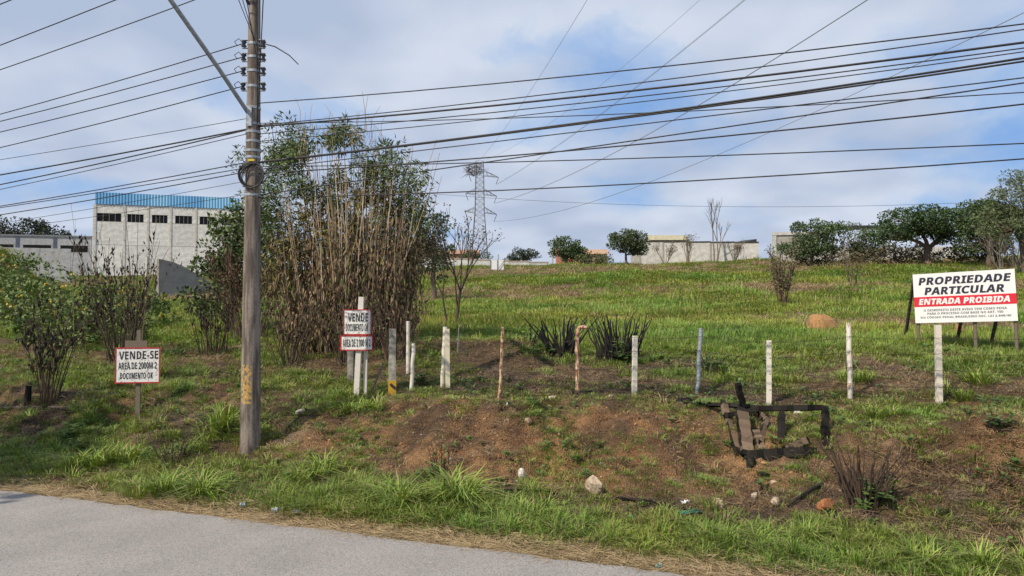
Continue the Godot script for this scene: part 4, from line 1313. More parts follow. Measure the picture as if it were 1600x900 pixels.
	tree("distant_tree", "dark tree canopy rising behind the grey low building", "tree", "", -88.0, 128.0, 74, 4.5, 0.3, [[Vector3(-2, 8.6, 0), Vector3(5.5, 1.5, 3), 40], [Vector3(4, 7.6, 0), Vector3(3.4, 1.0, 2), 18]], 1.1, 50, 0.45, 0.15, Color(0.02, 0.03, 0.018), Color(0.045, 0.06, 0.03))
	tree("low_bush", "low green bush on the crest beside the bushy tree", "bush", "", 10.2, 86.0, 75, 0.5, 0.06, [[Vector3(0, 0.7, 0), Vector3(2.2, 0.6, 1.2), 22]], 0.5, 50, 0.22, 0.07, Color(0.05, 0.075, 0.025), Color(0.13, 0.16, 0.05))
	tree("low_bush", "low green bush behind the white wall near the lattice tower", "bush", "", -5.6, 103.0, 76, 0.8, 0.06, [[Vector3(0, 1.5, 0), Vector3(2.6, 0.7, 1.0), 20]], 0.5, 50, 0.24, 0.08, Color(0.035, 0.06, 0.02), Color(0.08, 0.11, 0.04))
	# the row on the higher side
	tree("spreading_tree", "dark umbrella-shaped tree with crooked trunk beside the warning board", "tree", "", 34.0, 57.5, 81, 1.5, 0.3, [[Vector3(-0.8, 3.6, 0), Vector3(2.9, 1.15, 2.0), 50], [Vector3(2.2, 3.1, 0), Vector3(2.6, 1.1, 1.8), 40], [Vector3(-3.0, 2.6, 0.3), Vector3(1.6, 0.9, 1.2), 20], [Vector3(4.2, 4.2, 0), Vector3(1.9, 1.1, 1.4), 26]], 0.66, 120, 0.19, 0.062, Color(0.03, 0.062, 0.02), Color(0.07, 0.12, 0.035))
	tree("feathery_tree", "tall pale green feathery tree behind the warning board", "tree", "", 33.6, 46.0, 82, 2.4, 0.2, [[Vector3(0.6, 5.0, 0), Vector3(2.4, 1.9, 1.8), 62], [Vector3(-1.2, 3.4, 0), Vector3(1.9, 1.0, 1.5), 30], [Vector3(2.2, 3.3, 0), Vector3(1.7, 1.3, 1.4), 24]], 0.55, 130, 0.2, 0.032, Color(0.065, 0.095, 0.035), Color(0.16, 0.19, 0.08), 0.3)
	tree("mottled_tree", "mottled green and dark tree hiding the concrete portal", "tree", "", 26.4, 62.0, 83, 1.3, 0.15, [[Vector3(0.4, 3.1, 0), Vector3(1.9, 1.0, 1.5), 30], [Vector3(-1.2, 1.9, 0.4), Vector3(1.7, 0.9, 1.3), 26], [Vector3(0.8, 1.8, 0.4), Vector3(1.5, 0.9, 1.2), 20]], 0.58, 100, 0.2, 0.06, Color(0.035, 0.065, 0.024), Color(0.11, 0.16, 0.06))
	tree("light_shrub", "light green airy shrub in front of the grey yard wall", "shrub", "", 29.9, 62.0, 84, 1.2, 0.08, [[Vector3(0, 2.6, 0), Vector3(1.7, 1.3, 1.2), 30], [Vector3(1.9, 2.3, 0), Vector3(1.4, 1.2, 1.1), 24]], 0.48, 60, 0.2, 0.05, Color(0.06, 0.09, 0.035), Color(0.13, 0.17, 0.07))
	tree("dense_tree", "dense dark tree between the spreading tree and the feathery tree", "tree", "", 37.6, 55.5, 85, 1.8, 0.22, [[Vector3(0, 3.6, 0), Vector3(2.2, 1.3, 1.8), 40], [Vector3(-0.5, 2.0, 0.4), Vector3(2.0, 1.0, 1.4), 24]], 0.6, 110, 0.19, 0.06, Color(0.03, 0.058, 0.02), Color(0.085, 0.125, 0.04))
	for s in [[36.2, 52.0, 91, "tangle of bare grey branches below the feathery tree"], [38.5, 54.0, 92, "tangle of bare grey branches beside the spreading tree trunk"], [34.6, 47.5, 93, "tangle of bare grey branches directly behind the warning board"]]:
		bare_shrub("bare_shrub", s[3], "shrub", "", s[0], s[1], s[2], 8, 3.4, 0.045, 3, 0.75, Color(0.2, 0.17, 0.14), 0, Color.WHITE, Color.WHITE, 0.1, 1.1)
	for s in [[28.8, 60.5, 94], [31.2, 61.5, 95], [37.5, 58.5, 96], [32.3, 60.0, 97], [40.0, 58.0, 98], [35.5, 60.5, 99], [27.3, 64.0, 100]]:
		tree("undergrowth_bush", "brownish low bush at the foot of the yard wall", "bush", "bushes along the yard wall", s[0], s[1], s[2], 0.4, 0.05, [[Vector3(0, 0.8, 0), Vector3(1.5, 0.7, 1.0), 18]], 0.45, 70, 0.2, 0.055, Color(0.07, 0.05, 0.03), Color(0.14, 0.13, 0.06))
	# bare trees before the block wall
	bare_shrub("bare_tree", "tall leafless tree reaching above the pale block wall", "tree", "", 24.3, 84.0, 101, 3, 6.0, 0.11, 4, 0.5, Color(0.17, 0.14, 0.12), 0, Color.WHITE, Color.WHITE, 0.1, 0.3)
	for s in [[20.6, 82.5, 102, 2.9, "leafless fan-shaped shrub against the middle of the block wall"], [17.9, 82.0, 103, 2.2, "small leafless shrub near the round tree and block wall"], [25.6, 81.0, 104, 2.2, "brown twiggy shrub below the tall leafless tree"], [31.0, 76.0, 105, 2.4, "pale twiggy shrub at the end of the block wall"]]:
		bare_shrub("bare_shrub", s[4], "shrub", "", s[0], s[1], s[2], 7, s[3], 0.05, 3, 0.5, Color(0.17, 0.13, 0.1), 5, Color(0.12, 0.085, 0.06), Color(0.2, 0.17, 0.09), 0.13, 0.6)
	# shrubs in the field
	stem_shrub("field_shrub", "dry brown twiggy shrub standing alone in the field", "shrub", "", 9.86, 25.71, 111, 46, 2.1, 0.3, 0.014, Color(0.15, 0.1, 0.07), 6, Color(0.15, 0.095, 0.065), 5, Color(0.09, 0.1, 0.035), Color(0.16, 0.17, 0.07), 0.09, 0.2)
	stem_shrub("field_shrub", "two thin twiggy saplings standing alone in the field", "shrub", "", 16.57, 34.05, 112, 12, 2.3, 0.28, 0.02, Color(0.12, 0.085, 0.06), 2, Color(0.15, 0.1, 0.07), 3, Color(0.1, 0.09, 0.04), Color(0.17, 0.15, 0.07), 0.1, 0.5)
	# burnt stumps of shrubs
	var black := Color(0.016, 0.014, 0.014)
	stem_shrub("burnt_shrub", "fan of charred black stems behind the bent rusty post", "burnt shrub", "", 1.0, 14.3, 121, 34, 0.85, 0.7, 0.027, black, 0, pod, 0, lf, lg, 0.1, 0.3)
	stem_shrub("burnt_shrub", "dense clump of charred black stems with green shoots beside the square white post", "burnt shrub", "", 2.05, 13.7, 122, 64, 1.0, 0.48, 0.022, black, 0, pod, 0, lf, lg, 0.1, 0.35)
	stem_shrub("burnt_shrub", "small charred bush by the blue-grey pipe post", "burnt shrub", "", 3.45, 12.3, 123, 20, 0.45, 0.9, 0.01, black, 0, pod, 1, lf, lg, 0.07, 0.2)
	stem_shrub("burnt_shrub", "large clump of charred brown stems low on the bank below the charred rack", "burnt shrub", "", 3.78, 7.62, 124, 58, 0.72, 0.6, 0.014, Color(0.055, 0.036, 0.025), 0, pod, 0, lf, lg, 0.07, 0.22)
	stem_shrub("burnt_shrub", "small burnt brown stems amid long grass at the bank's foot", "burnt shrub", "", -0.91, 9.12, 125, 18, 0.55, 0.3, 0.009, Color(0.07, 0.04, 0.028), 0, pod, 1, lf, lg, 0.05, 0.12)
	stem_shrub("burnt_shrub", "burnt twiggy stems at the verge before the concrete pole", "burnt shrub", "", -4.84, 10.11, 126, 26, 0.55, 0.65, 0.009, Color(0.05, 0.032, 0.024), 0, pod, 1, lf, lg, 0.05, 0.12)
	stem_shrub("burnt_shrub", "cluster of scorched stems behind the rusty leaning pipe", "burnt shrub", "", 0.35, 14.9, 127, 22, 0.5, 0.9, 0.012, black, 0, pod, 1, lf, lg, 0.08, 0.3)
	# leafy young plants
	for s in [[5.67, 8.23, 0.3, "bright green fern-like plant under the eroded clay step"], [6.2, 9.08, 0.28, "small upright green plant on top of the eroded clay step"], [5.54, 8.58, 0.14, "tiny green seedling on the bare orange clay"], [-7.04, 11.28, 0.3, "broad-leaved green weed near the dry shrub's burnt stump"], [-6.64, 10.88, 0.26, "broad-leaved green weed on the shaded bank"], [2.15, 13.3, 0.5, "fresh green shoots inside the dense charred clump"], [3.5, 12.1, 0.35, "green leafy plant beside the blue-grey pipe post"], [-1.6, 12.3, 0.4, "green leafy plant between the concrete and short white posts"], [3.9, 7.5, 0.3, "green creeper leaves growing through the charred brown clump"], [0.75, 14.0, 0.32, "green leaves under the fan of charred stems"], [-1.05, 9.0, 0.22, "green leafy weed at the foot of the small burnt stems"]]:
		rng.seed = int(s[0] * 100) + 5000
		var mb := MB.new()
		var st := MB.new()
		for k in 9:
			var an := rng.randf() * TAU
			var e: Vector3 = Vector3(cos(an) * 0.45, rng.randf_range(0.4, 1.0), sin(an) * 0.45) * s[2]
			st.tube([Vector3(0, -0.03, 0), e * 0.6 + Vector3(0, 0.02, 0), e], [0.005, 0.004, 0.002], 4, Color(0.08, 0.1, 0.03), false)
			for q in 10:
				var t := rng.randf_range(0.35, 1.05)
				var an2 := rng.randf() * TAU
				mb.leaf(e * t, Vector3(cos(an2), rng.randf_range(-0.2, 0.35), sin(an2)) * s[2] * 0.3, Vector3(-sin(an2), 0.1, cos(an2)) * s[2] * 0.085, lf.lerp(lg, rng.randf()))
		var o := base("young_plant", g(s[0], s[1]), s[3], "plant")
		part(o, "stems", st, M.twig)
		part(o, "leaves", mb, M.blade)
	# large roadside tree across the road, out of view, that shades this end of the bank
	tree("roadside_tree", "large leafy roadside tree across the road shading the bank", "tree", "", -17.5, 3.0, 131, 6.5, 0.35, [[Vector3(0.9, 9.6, -1.0), Vector3(3.1, 2.2, 2.8), 44], [Vector3(-0.6, 9.6, 0.4), Vector3(2.2, 1.8, 2.0), 22]], 0.8, 80, 0.3, 0.1, dk, mid)

# ---------- buildings and walls ----------
func slab(parent: Node3D, called: String, a: Vector2, b: Vector2, s0: float, s1: float, y0: float, y1: float, off: float, thick: float, m: Material, col := Color.WHITE) -> MeshInstance3D:
	# a block along the line a -> b (metres s0..s1 from a), its front off metres proud of the line
	var d := (b - a).normalized()
	var nrm := Vector3(d.y, 0, d.x)   # towards the road
	var ax := Vector3(d.x, 0, -d.y)
	var c := Vector3(a.x, 0, -a.y) + ax * (s0 + s1) / 2 + nrm * (off - thick / 2) + Vector3(0, (y0 + y1) / 2, 0)
	var mb := MB.new()
	mb.box(Transform3D(Basis(ax, Vector3.UP, ax.cross(Vector3.UP)), Vector3.ZERO), Vector3(s1 - s0, y1 - y0, thick), col)
	var o := part(parent, called, mb, m)
	o.position = c - parent.position
	return o

func build_buildings():
	var A := Vector2(-59.4, 100.0); var B := Vector2(-40.4, 105.8)
	var o := base("warehouse", Vector3(A.x, 6.6, -A.y), "pale concrete panel warehouse with blue metal parapet and dark strip windows", "building")
	var cols := [0.0, 3.75, 6.8, 9.8, 13.2, 16.3, 18.6, 19.8]
	rng.seed = 700
	slab(o, "core_wall", A, B, 0.05, 19.6, 4.6, 17.0, -0.12, 0.3, M.wall, Color(0.7, 0.67, 0.62))
	for k in 7:
		for r in [[4.6, 8.0], [8.05, 11.3], [11.35, 14.66], [15.85, 17.1]]:
			var tone := rng.randf_range(0.9, 1.06)
			slab(o, "wall_panel", A, B, cols[k] + 0.03, cols[k + 1] - 0.03, r[0], r[1], 0.0, 0.12, M.wall, Color(0.8, 0.8, 0.77) * tone)
		slab(o, "pilaster", A, B, cols[k] - 0.14, cols[k] + 0.14, 4.6, 17.12, 0.07, 0.3, M.wall, Color(0.7, 0.67, 0.62))
	var win := [[0.2, 3.35], [4.1, 6.25], [7.3, 9.4], [10.4, 12.7], [13.7, 15.9], [16.7, 18.3]]
	for k in win.size():
		slab(o, "pier", A, B, cols[k] + 0.03, win[k][0], 14.7, 15.82, 0.0, 0.12, M.wall, Color(0.78, 0.78, 0.75))
		slab(o, "pier", A, B, win[k][1], cols[k + 1] - 0.03, 14.7, 15.82, 0.0, 0.12, M.wall, Color(0.78, 0.78, 0.75))
		var f := slab(o, "window", A, B, win[k][0], win[k][1], 14.68, 15.83, -0.09, 0.02, M.window)
		var n := 4
		for q in n + 1:
			var s: float = lerpf(win[k][0] + 0.03, win[k][1] - 0.03, q / float(n))
			var mu := slab(o, "mullion", A, B, s - 0.03, s + 0.03, 14.7, 15.82, -0.05, 0.04, M.steel)
			var keep := mu.global_transform
			o.remove_child(mu); f.add_child(mu, true)
			mu.global_transform = keep
	var blues := [Color(0.12, 0.34, 0.6), Color(0.15, 0.39, 0.65), Color(0.22, 0.48, 0.72)]
	var s0 := -0.05
	for k in 8:
		# one corrugated sheet
		var w := 2.4
		var mb := MB.new()
		var d := (B - A).normalized()
		var ax := Vector3(d.x, 0, -d.y); var nrm := Vector3(d.y, 0, d.x)
		for q in 12:
			var x0 := w * q / 12.0; var x1 := w * (q + 1) / 12.0
			var z0 := 0.05 if q % 2 else -0.03; var z1 := -0.03 if q % 2 else 0.05
			mb.quad(ax * x0 + nrm * z0, ax * x1 + nrm * z1, ax * x1 + nrm * z1 + Vector3(0, 1.68, 0), ax * x0 + nrm * z0 + Vector3(0, 1.68, 0), blues[[0, 0, 1, 2, 1, 0, 2, 2, 1][k]])
		var sh := part(o, "parapet_sheet", mb, M.bluemetal)
		sh.position = Vector3(A.x, 17.13, -A.y) + ax * (s0 + k * w) + nrm * 0.1 - o.position
	slab(o, "parapet_frame", A, B, 0.0, 19.2, 17.05, 18.7, -0.02, 0.1, M.steel)
	slab(o, "side_wall", A, A + Vector2(-9.0, 18.0), 0.3, 20.0, 4.6, 17.1, 0.0, 0.3, M.wall, Color(0.8, 0.8, 0.77))
	# grey low building
	A = Vector2(-92.0, 113.0); B = Vector2(-70.5, 118.0)
	o = base("low_building", Vector3(A.x, 7.2, -A.y), "long low grey building with dark strip windows beside the warehouse", "building")
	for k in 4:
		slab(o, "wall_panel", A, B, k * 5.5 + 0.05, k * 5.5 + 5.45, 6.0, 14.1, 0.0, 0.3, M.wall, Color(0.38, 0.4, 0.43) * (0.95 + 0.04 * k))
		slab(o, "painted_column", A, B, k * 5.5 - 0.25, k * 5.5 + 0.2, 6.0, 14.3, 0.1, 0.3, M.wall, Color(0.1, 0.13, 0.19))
		var f := slab(o, "window", A, B, k * 5.5 + 0.8, k * 5.5 + 4.9, 11.6, 12.7, 0.02, 0.1, M.window)
		f.name = "window" if k == 0 else f.name
	slab(o, "coping", A, B, -0.4, 22.2, 14.1, 14.35, 0.15, 0.5, M.wall, Color(0.22, 0.24, 0.27))
	# yard wall of that building
	A = Vector2(-58.3, 78.0); B = Vector2(-41.0, 84.0)
	o = base("yard_wall", Vector3(A.x, 5.0, -A.y), "pale grey boundary wall below the low grey building", "wall")
	tag(o, "", "", "", "thing")
	for k in 3: slab(o, "panel", A, B, k * 3.05 - 1.0, k * 3.05 + 2.0, 3.8, 9.1, 0.0, 0.15, M.wall, Color(0.5, 0.51, 0.52) * (0.92 + 0.03 * (k % 3)))
	# broken concrete wall
	o = base("broken_wall", Vector3(-22.6, 2.6, -45.0), "dark weathered concrete wall stub with sloping top in front of the warehouse", "wall")
	tag(o, "", "", "", "thing")
	var mb := MB.new()
	var y := [2.9, 2.75, 2.4, 1.9, 1.3]
	for k in 4:
		var x0 := k * 0.5; var x1 := k * 0.5 + 0.5
		var f0 := Vector3(x0, -0.6, -0.9 * k); var f1 := Vector3(x1, -0.6, -0.9 * (k + 1))
		var t0 := Vector3(x0, y[k], -0.9 * k); var t1 := Vector3(x1, y[k + 1], -0.9 * (k + 1))
		var th := Vector3(-0.2, 0, -0.12)
		mb.quad(f0, f1, t1, t0, Color(0.3, 0.295, 0.28)); mb.quad(f1 + th, f0 + th, t0 + th, t1 + th, Color(0.3, 0.295, 0.28)); mb.quad(t0, t1, t1 + th, t0 + th, Color(0.3, 0.295, 0.28))
		if k == 0: mb.quad(f0 + th, f0, t0, t0 + th, Color(0.3, 0.295, 0.28))
	part(o, "slab", mb, M.wall)
	mb = MB.new()
	mb.tube([Vector3(0, -0.4, 0), Vector3(0.1, 2.6, 0)], [0.09, 0.07], 8, Color(0.6, 0.58, 0.54))
	thing("pale_post", g(-22.4, 43.0), mb, M.paint, "pale slanting post in front of the broken concrete wall", "post")
	# white wall on the crest
	A = Vector2(-14.0, 97.0); B = Vector2(5.2, 99.0)
	o = base("white_wall", Vector3(A.x, 7.6, -A.y), "long low white boundary wall on the crest below the lattice tower", "wall")
	tag(o, "", "", "", "thing")
	for k in 7:
		slab(o, "panel", A, B, k * 2.76, k * 2.76 + 2.7, 6.6, 9.25 - 0.1 * k, 0.0, 0.15, M.wall, Color(0.74, 0.74, 0.71) * (0.9 + 0.04 * (k % 3)))
		slab(o, "coping", A, B, k * 2.76 - 0.03, k * 2.76 + 2.73, 9.25 - 0.1 * k, 9.4 - 0.1 * k, 0.04, 0.22, M.wall, Color(0.5, 0.4, 0.33))
	house("house", Vector3(-8.8, 8.2, -112), 6.6, 2.6, 5.0, Color(0.5, 0.28, 0.19), "orange brick house partly hidden by the slender tree and white wall")
	house("house", Vector3(-13.5, 8.2, -110), 2.6, 2.7, 4.0, Color(0.62, 0.61, 0.58), "small white house end behind the white wall")
	house("house", Vector3(8.2, 8.0, -101), 3.6, 2.1, 4.0, Color(0.5, 0.22, 0.15), "orange brick house with pale doorway behind the bushy tree")
	house("house", Vector3(12.2, 8.0, -104), 3.2, 2.2, 4.0, Color(0.56, 0.36, 0.24), "pale orange brick house beyond the low crest bush")
	for s in [[-2.0, 100.0, 1.9], [5.6, 97.5, 3.0]]:
		mb = MB.new()
		mb.tube([Vector3(0, -0.3, 0), Vector3(0.02, s[2], 0)], [0.12, 0.1], 8, Color(0.5, 0.49, 0.47))
		thing("concrete_post", g(s[0], s[1]), mb, M.paint, "plain grey post standing at the white wall on the crest", "post", "posts at the white wall")
	# pale block wall
	A = Vector2(16.0, 88.0); B = Vector2(30.2, 86.0)
	o = base("block_wall", Vector3(A.x, 7.7, -A.y), "tall pale concrete block wall with dark coping on the crest", "wall")
	tag(o, "", "", "", "thing")
	for k in 5:
		slab(o, "panel", A, B, k * 2.87 + 0.04, k * 2.87 + 2.83, 6.6, 10.55 - 0.07 * k, 0.0, 0.2, M.wall, Color(0.66, 0.65, 0.62) * (0.93 + 0.05 * ((k * 2) % 3)))
		slab(o, "pillar", A, B, k * 2.87 - 0.1, k * 2.87 + 0.1, 6.6, 10.57 - 0.07 * k, 0.05, 0.3, M.wall, Color(0.4, 0.38, 0.35))
		slab(o, "coping", A, B, k * 2.87 - 0.02, k * 2.87 + 2.89, 10.57 - 0.07 * k, 10.7 - 0.07 * k, 0.06, 0.32, M.wall, Color(0.06, 0.055, 0.05))
	house("shed", Vector3(20.8, 9.2, -95), 4.6, 2.2, 3.4, Color(0.5, 0.47, 0.32), "yellowish shed with reddish roof edge behind the block wall")
	house("shed", Vector3(18.3, 9.0, -99), 2.6, 2.2, 3.4, Color(0.5, 0.49, 0.46), "small grey shed roof just above the block wall")
	# grey yard wall behind the trees
	A = Vector2(28.0, 73.0); B = Vector2(45.0, 70.0)
	o = base("yard_wall", Vector3(A.x, 7.0, -A.y), "rough grey yard wall behind the row of trees", "wall")
	tag(o, "", "", "", "thing")
	for k in 6:
		slab(o, "panel", A, B, k * 2.9 + 0.03, k * 2.9 + 2.87, 5.8, 8.35 + 0.1 * (k % 2), 0.0, 0.18, M.wall, Color(0.58, 0.57, 0.54) * (0.9 + 0.06 * (k % 3)))
		slab(o, "pillar", A, B, k * 2.9 - 0.1, k * 2.9 + 0.1, 5.8, 8.5, 0.04, 0.28, M.wall, Color(0.45, 0.44, 0.42))
	# concrete portal and the roofs behind it
	A = Vector2(31.2, 84.0); B = Vector2(36.4, 83.0)
	o = base("concrete_portal", Vector3(A.x, 7.8, -A.y), "unfinished pale concrete frame with grey infill beside the block wall", "structure")
	tag(o, "", "", "", "thing")
	slab(o, "column", A, B, 0.0, 0.4, 6.6, 11.0, 0.0, 0.4, M.wall, Color(0.58, 0.57, 0.54))
	slab(o, "column", A, B, 4.8, 5.2, 6.6, 11.0, 0.0, 0.4, M.wall, Color(0.58, 0.57, 0.54))
	slab(o, "beam", A, B, -0.02, 5.22, 11.0, 11.35, 0.03, 0.45, M.wall, Color(0.6, 0.59, 0.56))
	slab(o, "infill", A, B, 0.4, 4.8, 6.6, 10.98, -0.1, 0.2, M.wall, Color(0.4, 0.39, 0.36))
	shed_roof("metal_canopy", Vector3(29.2, 8.0, -90), 2.9, 10.15, 10.95, Color(0.035, 0.04, 0.045), "dark sloping metal canopy between the block wall and the concrete portal")
	shed_roof("metal_canopy", Vector3(40.0, 8.0, -80), 10.5, 11.45, 11.55, Color(0.045, 0.05, 0.055), "long dark metal canopy behind the row of trees")
	mb = MB.new()
	mb.box(Transform3D(Basis(), Vector3(0, 0.8, 0)), Vector3(0.22, 2.2, 0.22), Color(0.66, 0.66, 0.64))
	thing("concrete_post", g(32.9, 60.5), mb, M.paint, "bright white concrete post at the foot of the yard wall", "post")

func house(called: String, at: Vector3, w: float, h: float, d: float, col: Color, label: String):
	var o := base(called, at, label, "building")
	var mb := MB.new()
	mb.box(Transform3D(Basis(), Vector3(0, h / 2 - 0.8, 0)), Vector3(w, h + 1.6, d), col)
	part(o, "wall", mb, M.wall)
	mb = MB.new()
	var e := w / 2 + 0.3; var z := d / 2 + 0.3
	mb.quad(Vector3(-e, h - 0.1, z), Vector3(e, h - 0.1, z), Vector3(e, h + 0.75, 0), Vector3(-e, h + 0.75, 0), col * 0.85)
	mb.quad(Vector3(e, h - 0.1, -z), Vector3(-e, h - 0.1, -z), Vector3(-e, h + 0.75, 0), Vector3(e, h + 0.75, 0), col * 0.85)
	mb.tri(Vector3(w / 2, h, d / 2), Vector3(w / 2, h, -d / 2), Vector3(w / 2, h + 0.7, 0), col)
	mb.tri(Vector3(-w / 2, h, -d / 2), Vector3(-w / 2, h, d / 2), Vector3(-w / 2, h + 0.7, 0), col)
	part(o, "roof", mb, M.wall)
	for s in [-0.25, 0.25]:
		mb = MB.new()
		mb.box(Transform3D(Basis(), Vector3(s * w, h * 0.6, d / 2 + 0.01)), Vector3(w * 0.14, h * 0.3, 0.06))
		part(o, "window", mb, M.dark)

func shed_roof(called: String, at: Vector3, w: float, ya: float, yb: float, col: Color, label: String):
	var o := base(called, at, label, "canopy")
	tag(o, "", "", "", "thing")
	var mb := MB.new()
	var a := ya - at.y; var b := yb - at.y
	mb.quad(Vector3(-w / 2, a - 0.5, 2), Vector3(w / 2, b - 0.5, 2), Vector3(w / 2, b, 2), Vector3(-w / 2, a, 2), col)
	mb.quad(Vector3(-w / 2, a, 2), Vector3(w / 2, b, 2), Vector3(w / 2, b + 0.3, -3), Vector3(-w / 2, a + 0.3, -3), col * 1.3)
	part(o, "sheet", mb, M.wall)
	for s in [-1, 1]:
		mb = MB.new()
		var t := (b if s > 0 else a) - 0.05
		mb.box(Transform3D(Basis(), Vector3(s * (w / 2 - 0.2), t / 2 - 0.5, 1.8)), Vector3(0.2, t + 1.0, 0.2), Color(0.25, 0.25, 0.25))
		part(o, "post", mb, M.wall)

# ---------- burnt frame, stones, litter ----------
func beam(o: Node3D, called: String, a: Vector3, b: Vector3, w: float, d: float, m: Material, seed_: int):
	rng.seed = seed_
	var mb := MB.new()
	var n := 11
	var dir := (b - a).normalized()
	var side := dir.cross(Vector3(0.2, 0.3, 1)).normalized()
	var up := side.cross(dir)
	var rows := []
	for k in n + 1:
		var t := k / float(n)
		var c := a.lerp(b, t) - o.position + side * rng.randfn(0, 0.003) + up * rng.randfn(0, 0.003)
		var e := 0.55 if (k == 0 or k == n) and rng.randf() < 0.6 else 1.0
		var row := []
		for q in [[-1, -1], [1, -1], [1, 1], [-1, 1]]:
			row.append(c + side * q[0] * w / 2 * e * rng.randf_range(0.86, 1.05) + up * q[1] * maxf(d, 0.065) / 2 * e * rng.randf_range(0.86, 1.05))
		rows.append(row)
	for k in n:
		for q in 4:
			var r := (q + 1) % 4
			var c := Color(0.012, 0.011, 0.011).lerp(Color(0.05, 0.045, 0.04), rng.randf())
			if m == M.charwood and k > 0 and k < n - 1 and (q % 2 == 0 or rng.randf() < 0.4): c = c.lerp(Color(0.36, 0.26, 0.18), rng.randf_range(0.35, 0.95))
			mb.quad(rows[k][q], rows[k][r], rows[k + 1][r], rows[k + 1][q], c)
	mb.quad(rows[0][3], rows[0][2], rows[0][1], rows[0][0], Color(0.015, 0.014, 0.013))
	mb.quad(rows[n][0], rows[n][1], rows[n][2], rows[n][3], Color(0.015, 0.014, 0.013))
	part(o, called, mb, M.burnt)

func stone(called: String, X: float, Z: float, s: Vector3, col: Color, label: String, category: String, seed_: int, sink := 0.25, m: Material = null, group := ""):
	rng.seed = seed_
	var mb := MB.new()
	rock_into(mb, s, 14, 9, col)
	thing(called, g(X, Z, s.y * (0.5 - sink)), mb, m if m else M.stone, label, category, group, rng.randf() * TAU)

func V(x: float, y: float, z: float) -> Vector3: return Vector3(x, y, -z)

